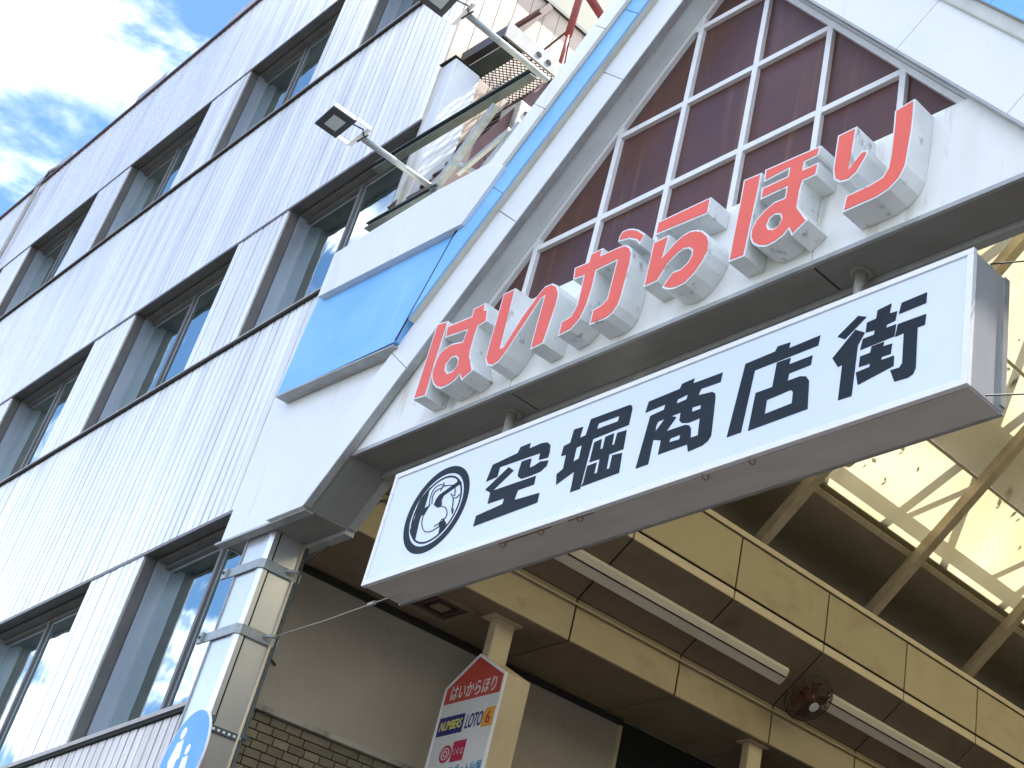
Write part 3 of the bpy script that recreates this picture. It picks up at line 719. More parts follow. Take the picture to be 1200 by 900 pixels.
# ------------------------------------------------------------------ hanging sign box
sg = thing('sign_box', 'long white hanging sign box with five dark kanji and a round emblem', 'shop sign', (-4.9, 4.13, 4.883))
SX0, SX1, SZ0, SZ1, SY0, SY1 = -6.905, -2.90, 4.883, 5.586, 4.0, 4.27
MB().box(SX0 + .006, SX1 - .006, SY0 + .03, SY1, SZ0 + .006, SZ1 - .006).build('cabinet', 'cabinet', sg, bevel=.004)
MB().box(SX0 + .012, SX1 - .012, SY0 + .034, SY1 - .012, SZ0 + .001, SZ0 + .0055).build('underside', 'cab_under', sg)
MB().box(SX0 + .004, SX1 - .004, SY1 - .011, SY1 + .006, SZ0 - .004, SZ0 + .03).build('bottom_rail', 'lip', sg)
MB().box(SX1 - .0055, SX1 + .004, SY1 - .03, SY1 + .006, SZ0 + .031, SZ1 - .006).build('side_rail', 'lip', sg)
fr = MB()
fr.box(SX0, SX1, SY0, SY0 + .029, SZ1 - .030, SZ1); fr.box(SX0, SX1, SY0, SY0 + .029, SZ0, SZ0 + .030)
fr.box(SX0, SX0 + .026, SY0 + .0005, SY0 + .029, SZ0 + .030, SZ1 - .030); fr.box(SX1 - .034, SX1, SY0 + .0005, SY0 + .029, SZ0 + .030, SZ1 - .030)
fr.build('frame', 'frame', sg, bevel=.002)
MB().box(SX0 + .027, SX1 - .035, SY0 + .009, SY0 + .028, SZ0 + .031, SZ1 - .031).build('sign_face', 'face', sg)
FY0, FY1 = SY0 + .0065, SY0 + .0088
KAN = [[([(-5.9954, 5.3935), (-5.7996, 5.4092), (-5.7879, 5.4424), (-5.7093, 5.4439), (-5.7082, 5.41), (-5.6179, 5.4146), (-5.5652, 5.4057), (-5.5362, 5.3805), (-5.5264, 5.334), (-5.5292, 5.304), (-5.6027, 5.3099), (-5.6038, 5.3519), (-5.9243, 5.3593), (-5.9265, 5.2999), (-6.0148, 5.2951)], []), ([(-5.8453, 5.3367), (-5.7948, 5.3019), (-5.9271, 5.2223), (-5.9521, 5.2126), (-6.0021, 5.2427)], []), ([(-5.7447, 5.3412), (-5.6682, 5.3385), (-5.6649, 5.2795), (-5.6309, 5.2824), (-5.5855, 5.2953), (-5.5205, 5.2842), (-5.5249, 5.2521), (-5.5644, 5.23), (-5.6374, 5.2267), (-5.7129, 5.2287), (-5.7462, 5.2524), (-5.7501, 5.2824)], []), ([(-5.949, 5.2186), (-5.5932, 5.2124), (-5.5913, 5.1617), (-5.7156, 5.1627), (-5.7238, 5.1064), (-5.5283, 5.0959), (-5.5271, 5.04), (-6.0191, 5.0297), (-6.0188, 5.0912), (-5.8158, 5.1073), (-5.8126, 5.1415), (-5.9464, 5.1438)], [])], [([(-5.3685, 5.4228), (-5.3002, 5.419), (-5.3073, 5.3543), (-5.2633, 5.3567), (-5.2507, 5.4492), (-4.974, 5.4456), (-4.9557, 5.4398), (-4.9433, 5.4173), (-4.9451, 5.3207), (-5.1986, 5.3148), (-5.2086, 5.1041), (-5.2116, 5.0326), (-5.2831, 5.0323), (-5.2828, 5.0654), (-5.2881, 5.1524), (-5.4088, 5.1098), (-5.4243, 5.1755), (-5.3829, 5.1941), (-5.3852, 5.278), (-5.4236, 5.2808), (-5.4216, 5.3394), (-5.3751, 5.3453)], [[(-5.3142, 5.2991), (-5.2751, 5.3014), (-5.276, 5.2241), (-5.3142, 5.2169)], [(-5.1818, 5.4023), (-5.0309, 5.4002), (-5.0335, 5.3691), (-5.185, 5.3695)]]), ([(-5.182, 5.2904), (-5.1298, 5.2941), (-5.1251, 5.2332), (-5.1058, 5.2319), (-5.1037, 5.2985), (-5.0425, 5.302), (-5.0402, 5.2332), (-5.0233, 5.2304), (-5.0189, 5.2965), (-4.9525, 5.2927), (-4.9469, 5.1823), (-5.0448, 5.1814), (-5.0414, 5.0955), (-5.0211, 5.094), (-5.0201, 5.1687), (-4.9501, 5.1617), (-4.9417, 5.0477), (-5.1742, 5.0436), (-5.207, 5.0446), (-5.1968, 5.0632), (-5.1946, 5.1569), (-5.1274, 5.1593), (-5.1296, 5.0953), (-5.1074, 5.0928), (-5.1097, 5.1732), (-5.1851, 5.1759)], [])], [([(-4.8296, 5.4194), (-4.6191, 5.4259), (-4.6096, 5.4519), (-4.5269, 5.4561), (-4.5323, 5.4282), (-4.3371, 5.4262), (-4.3413, 5.373), (-4.4673, 5.3758), (-4.4783, 5.343), (-4.3859, 5.3321), (-4.3644, 5.3161), (-4.3577, 5.2895), (-4.3434, 5.1028), (-4.3428, 5.0748), (-4.3582, 5.0518), (-4.391, 5.0371), (-4.4798, 5.0296), (-4.4946, 5.0741), (-4.6849, 5.0741), (-4.6837, 5.1525), (-4.7403, 5.1727), (-4.7419, 5.0374), (-4.8259, 5.0377), (-4.7967, 5.3261), (-4.7054, 5.3333), (-4.7024, 5.3632), (-4.8381, 5.3576)], [[(-4.6208, 5.3652), (-4.5519, 5.3722), (-4.558, 5.3448), (-4.6232, 5.3417)], [(-4.5049, 5.2824), (-4.4471, 5.2787), (-4.4474, 5.2558), (-4.503, 5.2562)], [(-4.7321, 5.2732), (-4.6866, 5.2753), (-4.7371, 5.2166), (-4.7396, 5.2496)], [(-4.6443, 5.2769), (-4.5809, 5.2776), (-4.5798, 5.2323), (-4.5604, 5.2122), (-4.5128, 5.1987), (-4.4397, 5.2013), (-4.4327, 5.1051), (-4.4795, 5.1056), (-4.4881, 5.1595), (-4.5056, 5.1826), (-4.534, 5.1939), (-4.6582, 5.1957), (-4.6047, 5.2593)], [(-4.62, 5.1441), (-4.5545, 5.1452), (-4.5549, 5.1201), (-4.6227, 5.1235)]])], [([(-4.2371, 5.0348), (-4.1921, 5.4253), (-4.0096, 5.432), (-3.9966, 5.4568), (-3.9194, 5.4523), (-3.9235, 5.4204), (-3.7374, 5.4261), (-3.743, 5.3717), (-4.1237, 5.3652), (-4.15, 5.035)], []), ([(-3.987, 5.3618), (-3.9031, 5.3594), (-3.9088, 5.3245), (-3.7693, 5.3269), (-3.773, 5.2756), (-3.9008, 5.2719), (-3.9035, 5.2325), (-3.8295, 5.2327), (-3.7931, 5.2204), (-3.7717, 5.1903), (-3.7585, 5.0366), (-4.1065, 5.0295), (-4.0946, 5.2301), (-3.9936, 5.2292)], [[(-4.0166, 5.1665), (-3.8751, 5.1751), (-3.8594, 5.157), (-3.858, 5.0975), (-4.0173, 5.0913)]])], [([(-3.6327, 5.38), (-3.5223, 5.4549), (-3.4728, 5.4312), (-3.5867, 5.3492)], []), ([(-3.6471, 5.2671), (-3.5297, 5.3811), (-3.4739, 5.3456), (-3.5066, 5.2874), (-3.5112, 5.0238), (-3.5856, 5.0252), (-3.5849, 5.2128), (-3.6081, 5.207)], []), ([(-3.4121, 5.444), (-3.3362, 5.4528), (-3.3414, 5.4001), (-3.3007, 5.3968), (-3.3063, 5.3489), (-3.3512, 5.3436), (-3.3546, 5.3269), (-3.2993, 5.3264), (-3.3035, 5.2638), (-3.4898, 5.2566), (-3.4806, 5.313), (-3.4192, 5.3137), (-3.4166, 5.3377), (-3.4685, 5.3436), (-3.467, 5.3965), (-3.4158, 5.3997)], []), ([(-3.4252, 5.2534), (-3.3576, 5.2538), (-3.3624, 5.2311), (-3.3121, 5.2278), (-3.3152, 5.1755), (-3.363, 5.1768), (-3.3673, 5.16), (-3.2959, 5.1591), (-3.2939, 5.1058), (-3.4823, 5.0714), (-3.5003, 5.1409), (-3.4269, 5.1448), (-3.4238, 5.1631), (-3.4868, 5.1654), (-3.4858, 5.2207), (-3.4298, 5.2207)], []), ([(-3.2788, 5.4339), (-3.1429, 5.4388), (-3.1436, 5.382), (-3.2889, 5.3773)], []), ([(-3.2889, 5.3225), (-3.139, 5.3209), (-3.1417, 5.2661), (-3.1805, 5.2658), (-3.1733, 5.055), (-3.1853, 5.0264), (-3.2133, 5.0172), (-3.2812, 5.0213), (-3.3088, 5.0872), (-3.2597, 5.0846), (-3.2468, 5.1039), (-3.2519, 5.2627), (-3.2981, 5.2589)], [])]]
for polys in KAN:
    m = MB()
    for i, (o, h) in enumerate(polys): m.prism(o, FY0 - .0002 * i, FY1, h)
    m.build('kanji_character', 'ink', sg)
EM = {'c': (-6.4068, 5.2319, 0.2619), 'fill': [[(-6.5299, 5.4005), (-6.5238, 5.3307), (-6.5245, 5.2684), (-6.4861, 5.2759), (-6.505, 5.2266), (-6.5343, 5.2258), (-6.5367, 5.1962), (-6.5229, 5.0714), (-6.5804, 5.1202), (-6.6011, 5.1497), (-6.5897, 5.2274), (-6.599, 5.3079), (-6.5857, 5.3473)], [(-6.2923, 5.3957), (-6.2378, 5.3522), (-6.243, 5.336), (-6.2559, 5.3445), (-6.3717, 5.3076), (-6.3808, 5.2818), (-6.3659, 5.2498), (-6.3976, 5.2392), (-6.4414, 5.2676), (-6.4366, 5.2988), (-6.4172, 5.3234), (-6.2792, 5.3672)], [(-6.3027, 5.1431), (-6.2703, 5.1075), (-6.2949, 5.0695), (-6.3185, 5.0618), (-6.3216, 5.0952), (-6.3415, 5.1277)]], 'line': [[(-6.4777, 5.2793), (-6.4983, 5.246), (-6.5134, 5.2112), (-6.5079, 5.1749), (-6.4855, 5.138), (-6.4532, 5.1078), (-6.4165, 5.0965), (-6.3774, 5.0956), (-6.3345, 5.1081), (-6.3104, 5.1314), (-6.3036, 5.1503)], [(-6.3998, 5.2447), (-6.3585, 5.2387), (-6.3262, 5.2232), (-6.3017, 5.1981), (-6.2899, 5.1708), (-6.2945, 5.1513), (-6.3166, 5.1467)], [(-6.3783, 5.1212), (-6.3384, 5.1296), (-6.3235, 5.1519)]], 'thin': [[(-6.4871, 5.2783), (-6.4959, 5.3232), (-6.4935, 5.3654), (-6.4694, 5.3911), (-6.426, 5.3935), (-6.3896, 5.3763)], [(-6.4628, 5.2789), (-6.477, 5.3252), (-6.4696, 5.3553), (-6.4351, 5.3674), (-6.4052, 5.3663)], [(-6.4175, 5.3483), (-6.4068, 5.3704), (-6.4032, 5.398)], [(-6.3974, 5.3713), (-6.3567, 5.3673), (-6.3023, 5.3523), (-6.2769, 5.3171), (-6.269, 5.2799), (-6.3044, 5.2964)], [(-6.3129, 5.3058), (-6.2789, 5.2685), (-6.2447, 5.2594), (-6.224, 5.2747)], [(-6.272, 5.2632), (-6.259, 5.218), (-6.2574, 5.1899), (-6.2415, 5.1617), (-6.2445, 5.1934)]]}
cx, cz, er = EM['c']
def ring(r0, r1, n=56):
    a = [(cx + r1 * math.cos(2 * math.pi * k / n), cz + r1 * math.sin(2 * math.pi * k / n)) for k in range(n)]
    b = [(cx + r0 * math.cos(2 * math.pi * k / n), cz + r0 * math.sin(2 * math.pi * k / n)) for k in range(n)]
    return a, [b]
m = MB()
o, h = ring(er * .835, er); m.prism(o, FY0, FY1, h)
o, h = ring(er * .735, er * .775); m.prism(o, FY0, FY1, h)
for i, p in enumerate(EM['fill']): m.prism(p, FY0 - .0002 * (i + 1), FY1)
for i, p in enumerate(EM['line']): m.ribbon(p, .0036, FY0 - .0009 - .0002 * i, FY1)
for i, p in enumerate(EM['thin']): m.ribbon(p, .0021, FY0 - .0018 - .0002 * i, FY1)
m.build('round_emblem', 'ink', sg)
for px in (-6.125, -3.64):
    MB().tube([(px, 4.13, SZ1 - .005), (px, 4.13, BZ0 - .004)], .030, 14).build('hanger_pipe', 'dirt_metal', sg, smooth=True)
    MB().tube([(px, 4.13, BZ0 - .014), (px, 4.13, BZ0 - .0042)], .055, 14).build('pipe_flange', 'dirt_metal', sg)
for hx in (-5.753, -5.467, -5.184, -4.351, -4.069):
    MB().tube([(hx, 4.045, SZ0 + .004), (hx, 4.043, SZ0 - .018), (hx, 4.030, SZ0 - .030), (hx - .006, 4.012, SZ0 - .022), (hx - .006, 4.010, SZ0 - .008)], .003, 6).build('hook', 'rust', sg)
MB().box(-5.78, -5.40, SY0 + .0305, SY0 + .036, SZ0 - .0015, SZ0 + .0008).build('rust_patch', 'rust', sg)
MB().box(-5.28, -5.10, SY0 + .0305, SY0 + .035, SZ0 - .0015, SZ0 + .0008).build('rust_patch', 'rust', sg)
# stays
w1 = MB().tube([(-8.03, 4.22, 4.905), (-7.5, 4.205, 4.893), (-6.75, 4.17, 4.885)], .0045, 6).build('stay_wire', 'wire')
tag(w1, 'thin steel stay wire with turnbuckle from the sign box to the column', 'wire')
MB().tube([(-7.02, 4.182, 4.889), (-7.08, 4.185, 4.8895)], .012, 8).build('turnbuckle', 'wire', w1)
w2 = tag(MB().tube([(-8.03, 4.21, 5.38), (-7.9, 4.285, 5.50), (-7.5, 4.30, 5.72), (-6.9, 4.26, 5.60)], .0055, 6).build('stay_wire', 'darkwire'), 'dark wire rising from the upper column strap under the gate foot', 'wire')
w3 = tag(MB().tube([(-2.90, 4.125, 5.575), (-2.5, 4.6, 5.80), (-2.1, 5.0, 5.95)], .004, 6).build('stay_wire', 'darkwire'), 'thin wire leaving the top right corner of the sign box', 'wire')
w4 = tag(MB().tube([(-2.90, 4.135, 4.90), (-2.5, 4.75, 5.15), (-2.1, 5.3, 5.4)], .004, 6).build('stay_wire', 'darkwire'), 'thin wire leaving the bottom right corner of the sign box', 'wire')

# ------------------------------------------------------------------ stainless column
co = thing('gate_column', 'polished stainless steel column with two straps under the gate foot', 'column', (-8.2, 4.12, 0))
CZ = zW - .007
MB().hexa([(-8.35, 4.0, .12), (-8.105, 4.0, .12), (-8.085, 4.02, .12), (-8.085, 4.235, .12), (-8.35, 4.235, .12)], [(-8.35, 4.0, CZ), (-8.105, 4.0, CZ), (-8.085, 4.02, CZ), (-8.085, 4.235, CZ), (-8.35, 4.235, CZ)]).build('column_core', 'stainless', co)
MB().box(-8.365, -8.351, 3.992, 4.06, .12, CZ).build('edge_strip', 'galv', co)
MB().hexa([(-8.128, 3.9935, .12), (-8.100, 3.9935, .12), (-8.0795, 4.014, .12), (-8.0795, 4.045, .12), (-8.0845, 4.045, .12), (-8.0845, 4.018, .12), (-8.102, 3.9995, .12), (-8.128, 3.9995, .12)],
          [(-8.128, 3.9935, CZ), (-8.100, 3.9935, CZ), (-8.0795, 4.014, CZ), (-8.0795, 4.045, CZ), (-8.0845, 4.045, CZ), (-8.0845, 4.018, CZ), (-8.102, 3.9995, CZ), (-8.128, 3.9995, CZ)]).build('corner_strip', 'stainless', co)
MB().box(-8.0845, -8.081, 4.046, 4.056, .12, CZ).build('dark_joint', 'gap', co)
MB().tube([(-8.075, 4.222, .12), (-8.075, 4.222, CZ)], .009, 8).build('conduit', 'postpaint', co, smooth=True)
MB().tube([(-8.075, 4.246, .12), (-8.075, 4.246, CZ)], .011, 8).build('conduit', 'darksteel', co, smooth=True)
for z in (5.30, 4.875):
    s = MB()
    s.box(-8.44, -8.098, 3.982, 3.9915, z - .03, z + .03)
    s.hexa([(-8.098, 3.982, z - .03), (-8.068, 4.010, z - .03), (-8.077, 4.013, z - .03), (-8.1, 3.9915, z - .03)], [(-8.098, 3.982, z + .03), (-8.068, 4.010, z + .03), (-8.077, 4.013, z + .03), (-8.1, 3.9915, z + .03)])
    s.box(-8.0775, -8.068, 4.0125, 4.262, z - .03, z + .03)
    o = s.build('strap', 'galv', co)
    MB().box(-8.475, -8.425, 3.965, 3.981, z - .038, z + .03).build('strap_lug', 'galv', o)
    MB().tube([(-8.45, 3.955, z), (-8.45, 3.965, z)], .010, 6).build('bolt', 'darksteel', o)
    MB().tube([(-8.068, 4.16, z + .005), (-8.045, 4.17, z + .012), (-8.03, 4.19, z + .012), (-8.03, 4.22, z + .022)], .010, 8).build('eye_bolt', 'galv', o, smooth=True)
pb = MB().box(-8.0795, -8.074, 4.0, 4.245, 4.27, 4.305).build('perforated_band', 'darksteel', co)
for k in range(6):
    MB().box(-8.0745, -8.0725, 4.05 + k * .034, 4.066 + k * .034, 4.280, 4.293).build('slot', 'frame', pb)
MB().tube([(-8.06, 4.245, 4.29), (-8.03, 4.25, 4.29)], .014, 8).build('band_bolt', 'darksteel', co)

rs = thing('round_road_sign', 'round blue road sign with white walking figures on the column', 'road sign', (-8.02, 3.9, 3.73))
def disc(cx, cz, r, n=48): return [(cx + r * math.cos(2 * math.pi * k / n), cz + r * math.sin(2 * math.pi * k / n)) for k in range(n)]
DX, DZ, DR = -7.99, 4.035, .295
MB().prism(disc(DX, DZ, DR), 3.90, 3.91).build('sign_disc', 'frame', rs)
MB().prism(disc(DX, DZ, DR - .012), 3.898, 3.905).build('sign_disc_face', 'roadblue', rs)
m = MB()
m.prism(disc(DX - .09, DZ + .17, .035, 16), 3.8965, 3.8985)
m.prism([(DX - .13, DZ + .12), (DX - .05, DZ + .13), (DX - .02, DZ + .02), (DX - .05, DZ + .01), (DX - .06, DZ - .06), (DX - .02, DZ - .2), (DX - .06, DZ - .2), (DX - .1, DZ - .07), (DX - .16, DZ - .2), (DX - .2, DZ - .19), (DX - .135, DZ - .04), (DX - .17, DZ + .02)], 3.8962, 3.8985)
m.prism(disc(DX + .06, DZ + .05, .03, 16), 3.8965, 3.8985)
m.prism([(DX + .03, DZ + .01), (DX + .1, DZ + .01), (DX + .12, DZ - .07), (DX + .11, DZ - .2), (DX + .07, DZ - .2), (DX + .06, DZ - .1), (DX + .02, DZ - .2), (DX - .01, DZ - .19), (DX + .03, DZ - .06)], 3.8962, 3.8985)
m.build('pedestrian_symbol', 'frame', rs)
MB().box(-8.05, -7.93, 3.911, 3.99, 4.27, 4.305).build('sign_bracket', 'darksteel', rs)
rs.rotation_euler = (0, 0, R(-7))

# ------------------------------------------------------------------ floodlight gantry
ga = thing('steel_gantry', 'dark green steel angle gantry with pale braces above the blue panel', 'gantry', (-7.6, 4.05, 8.1))
def channel(a, b, h, dpt, nm, mt):
    a = Vector(a); b = Vector(b)
    m = MB(); m.bar(a, b, .012, h); m.bar(a + Vector((0, -dpt / 2 - .006, -h / 2 + .005)), b + Vector((0, -dpt / 2 - .006, -h / 2 + .005)), dpt, .010); m.bar(a + Vector((0, -dpt / 2 - .006, h / 2 - .005)), b + Vector((0, -dpt / 2 - .006, h / 2 - .005)), dpt, .010)
    return m.build(nm, mt, ga)
channel((-6.82, 4.06, 8.84), (-8.62, 4.06, 8.80), .075, .05, 'upper_beam', 'darksteel')
channel((-7.62, 4.06, 8.13), (-8.42, 4.06, 8.12), .06, .04, 'lower_beam', 'darksteel')
for a, b in (((-7.69, 4.05, 8.14), (-7.215, 4.05, 8.74)), ((-7.40, 4.12, 8.0), (-6.93, 4.12, 8.47))):
    MB().bar(a, b, .05, .05, (0, 1, 0)).build('brace', 'galv', ga)
MB().bar((-7.50, 4.09, 8.25), (-7.0, 4.09, 8.42), .03, .035).build('brace', 'galv', ga)
MB().bar((-7.47, 4.05, 8.30), (-7.36, 4.2, 8.24), .03, .03).build('brace', 'galv', ga)
MB().box(-7.66, -7.58, 4.02, 4.08, 7.45, 8.13).build('gantry_post', 'darksteel', ga)
def floodlight(x, y0, y1, z, label):
    t = thing('floodlight', label, 'floodlight', (x, y0, z), 'floodlights on arms above the gate')
    MB().tube([(x, y0, z), (x, y1, z)], .024, 12).build('arm', 'galv', t, smooth=True)
    return t
def lamp(t, c, x, ytip, z):
    """c = four corners of the downward face"""
    c = [Vector(p) for p in c]; up = Vector((0, 0, 1))
    ce = sum(c, Vector()) / 4
    def sc(k, dz): return [ce + (p - ce) * k + up * dz for p in c]
    MB().hexa(sc(1, 0), sc(1, .018)).build('bezel', 'blacksteel', t, bevel=.004)
    MB().hexa(sc(.52, -.003), sc(.52, .004)).build('lens', 'lens', t)
    MB().hexa(sc(.97, .0185), sc(.80, .065)).build('housing', 'lamp_shell', t, bevel=.006)
    m = MB()
    e = (c[1] + c[2]) / 2
    a = c[1] + up * .03; b = c[2] + up * .03
    q = Vector((0, ytip - e.y, 0))
    m.bar(a, a + q, .006, .03); m.bar(b, b + q, .006, .03); m.bar(a + q, b + q, .03, .006)
    m.build('yoke', 'lamp_shell', t)
    MB().tube([ce + Vector((.03, .06, .05)), Vector((x + .02, ytip - .03, z + .05)), Vector((x, ytip, z + .02))], .006, 6).build('cable', 'blacksteel', t)
    MB().tube([Vector((x - .06, ytip, z)), Vector((x + .06, ytip, z))], .008, 6).build('bolt', 'blacksteel', t)
f1 = floodlight(-7.69, 4.05, 3.43, 8.165, 'square black floodlight on the lower left arm before the ribbed wall')
lamp(f1, [(-7.6115, 3.1247, 8.175), (-7.6064, 3.3091, 8.175), (-7.8724, 3.3324, 8.175), (-7.874, 3.1563, 8.175)], -7.69, 3.43, 8.165)
f2 = floodlight(-6.66, 4.05, 3.33, 8.69, 'square floodlight on the upper arm at the top edge of the picture')
lamp(f2, [(-6.597, 3.0348, 8.7), (-6.576, 3.2052, 8.7), (-6.8428, 3.254, 8.7), (-6.8518, 3.0688, 8.7)], -6.66, 3.33, 8.69)

# ------------------------------------------------------------------ arcade canopy
ar = thing('arcade_canopy', 'cream panelled arcade ceiling and yellow translucent pitched roof behind the gate', 'canopy', (-4.9, 10, 5))
KS = .9797
XW, XB, XS = -8.66, -8.07 * KS, -7.586 * KS
ZC = 1.6 + .516 * 8.07 * KS; ZBT = 1.6 + .557 * 8.07 * KS; ZS = 1.6 + .6035 * 8.07 * KS; ZLG = 1.6 + .6135 * 8.07 * KS; ZF = 1.6 + 5.462 * KS
Y0A, YEND = 4.30, 22.0
J0, JP = .795 * 8.07 * KS, 1.097
joints = [Y0A] + [J0 + JP * k for k in range(-1, 20) if Y0A < J0 + JP * k < YEND] + [YEND]
def sec(pts, y0, y1, thick):
    """panel with cross-section segment pts[0]-pts[1] in (x,z) swept along y"""
    a = Vector(pts[0]); b = Vector(pts[1]); n = Vector((-(b - a).y, (b - a).x)).normalized() * thick
    m = MB(); q = [a, b, b + n, a + n]
    return m.hexa([(p.x, y0, p.y) for p in q], [(p.x, y1, p.y) for p in q])
for s in (0, 1):
    X = (lambda x: x) if s == 0 else (lambda x: 2 * XC - x)
    th = .012 if s == 0 else -.012
    for i in range(len(joints) - 1):
        a, b = joints[i] + .008, joints[i + 1] - .008
        if s == 1 and i > 0: a, b = joints[1] + .005, YEND - .005
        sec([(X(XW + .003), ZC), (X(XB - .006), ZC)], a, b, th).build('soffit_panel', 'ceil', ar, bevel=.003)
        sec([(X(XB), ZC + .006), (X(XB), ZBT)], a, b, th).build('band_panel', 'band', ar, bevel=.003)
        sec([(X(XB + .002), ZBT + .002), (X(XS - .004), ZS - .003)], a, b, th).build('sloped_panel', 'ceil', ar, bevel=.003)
        sec([(X(XS), ZS), (X(XS), ZLG - .010)], a, b, th * 1.6).build('ledge', 'ledge', ar, bevel=.003)
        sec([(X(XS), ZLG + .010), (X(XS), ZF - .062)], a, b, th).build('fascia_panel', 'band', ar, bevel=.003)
        if s == 1 and i > 0: break
    sec([(X(XS + .006), ZF - .045), (X(XS + .006), ZF)], Y0A, YEND, th * 3).build('top_rail', 'ledge', ar)
    sec([(X(XW - .01), ZC + .02), (X(XB - .03), ZC + .02)], Y0A, YEND, th).build('joint_backing', 'gap', ar)
    sec([(X(XB - .022), ZC + .01), (X(XB - .022), ZBT + .02)], Y0A, YEND, th).build('joint_backing', 'gap', ar)
    sec([(X(XB - .022), ZBT + .024), (X(XS - .028), ZS + .015)], Y0A, YEND, th).build('joint_backing', 'gap', ar)
    sec([(X(XS - .026), ZS + .02), (X(XS - .026), ZF - .01)], Y0A, YEND, th).build('joint_backing', 'gap', ar)
# roof: rafters, purlins, sheets
RS = .86
def rz(x): return 1.6 + 5.505 * KS + RS * (x - XS)
RY = [7.64 + 1.465 * k for k in range(-2, 10)]
RX0 = -7.16 * KS
ridge = rz(XC)
for s in (0, 1):
    X = (lambda x: x) if s == 0 else (lambda x: 2 * XC - x)
    for y in RY:
        m = MB()
        a = (X(XS - .05), y, rz(XS - .05)); b = (X(XC), y, ridge)
        m.bar(a, b, .085, .012)
        n = Vector((-RS if s == 0 else RS, 0, 1)).normalized()
        m.bar(Vector(a) + n * .05 + Vector((0, .036, 0)), Vector(b) + n * .05 + Vector((0, .036, 0)), .010, .09)
        m.bar(Vector(a) + n * .05 + Vector((0, -.036, 0)), Vector(b) + n * .05 + Vector((0, -.036, 0)), .010, .09)
        m.build('rafter', 'rafter', ar)
    px = [RX0, -6.48 * KS, -5.76 * KS, XC]
    n = Vector((-RS if s == 0 else RS, 0, 1)).normalized()
    for i, x in enumerate(px):
        c = Vector((X(x), 0, rz(x))) + n * .11
        w_, h_ = (.05, .03) if i == 0 else (.028, .022)
        MB().bar(c + Vector((0, 4.3, 0)), c + Vector((0, YEND, 0)), w_, h_, n).build('purlin', 'rafter', ar)
    ys = [4.35] + RY[1:] + [YEND]
    ys = sorted(set([4.35] + [y for y in RY if y > 4.6] + [YEND]))
    for i in range(3):
        for j in range(len(ys) - 1):
            if s == 1 and j > 0: break
            y1 = ys[j + 1] if s == 0 else YEND
            a = Vector((X(px[i] + .012 * (1 if s == 0 else 1)), 0, rz(px[i] + .012))) + n * .125; b = Vector((X(px[i + 1] - .012), 0, rz(px[i + 1] - .012))) + n * .125
            MB().face if False else None
            m = MB(); m.face([a + Vector((0, ys[j] + .006, 0)), b + Vector((0, ys[j] + .006, 0)), b + Vector((0, y1 - .006, 0)), a + Vector((0, y1 - .006, 0))])
            m.build('roof_sheet', 'roofsheet', ar)
sec([(RX0 - .02, rz(RX0) + .17), (XW + .0, rz(RX0) + .42)], 4.3, YEND, .01).build('gap_shade_sheet', 'ledge', ar)  # added cover, blocks light from above so the eaves gap stays dark
MB().box(2 * XC - XW, 2 * XC - XW + .2, 4.32, YEND, .12, 8.4).build('opposite_wall', 'wallpanel', ar)
MB().box(XW, 2 * XC - XW, YEND, YEND + .1, .12, 9.3).build('far_wall', 'wallpanel', ar)
# catwalk truss standing over the roof
tr = thing('roof_truss', 'steel lattice truss above the translucent arcade roof', 'truss', (-6.2, 9, 9.2))
for y0 in (7.0, 8.7, 10.5):
    p = [Vector((-7.3, y0, rz(-7.3) + .55)), Vector((-4.9, y0 + .9, rz(-4.9) + .6))]
    MB().bar(p[0], p[1], .07, .07).build('chord', 'galv', tr)
    q = [p[0] + Vector((0, 1.2, .0)), p[1] + Vector((0, -1.3, 0))]
    MB().bar(q[0], q[1], .05, .05).build('diagonal', 'galv', tr)
MB().bar((-6.9, 4.6, rz(-6.9) + .5), (-6.9, 16, rz(-6.9) + .5), .09, .05).build('chord', 'galv', tr)
MB().bar((-6.2, 4.6, rz(-6.2) + .55), (-6.2, 16, rz(-6.2) + .55), .32, .03).build('walkway', 'galv', tr)
for k in range(9):
    y = 5 + k * 1.3
    MB().bar((-6.9, y, rz(-6.9) + .5), (-6.2, y + .65, rz(-6.2) + .55), .05, .05).build('diagonal', 'galv', tr)

lf = MB(); rl = random.Random(5)
for k in range(170):
    c0 = rl.choice([(-6.6, 8.0), (-5.9, 8.3), (-6.3, 9.8), (-5.6, 7.2), (-6.0, 10.6), (-6.75, 11.2)])
    x = c0[0] + rl.gauss(0, .16); y = c0[1] + rl.gauss(0, .22)
    if not -6.95 < x < -5.0: continue
    z = rz(x) + .125 * (1 + RS * RS) ** .5 + .012 + rl.random() * .03
    an = rl.random() * 6.28; l = rl.uniform(.02, .05); w_ = l * .45
    u = Vector((math.cos(an), math.sin(an), math.cos(an) * RS)); v = Vector((-math.sin(an), math.cos(an), -math.sin(an) * RS))
    p = Vector((x, y, z))
    lf.face([p - u * l, p + v * w_, p + u * l, p - v * w_])
o = lf.build('leaf_litter', 'browniron', ar, kind='stuff')
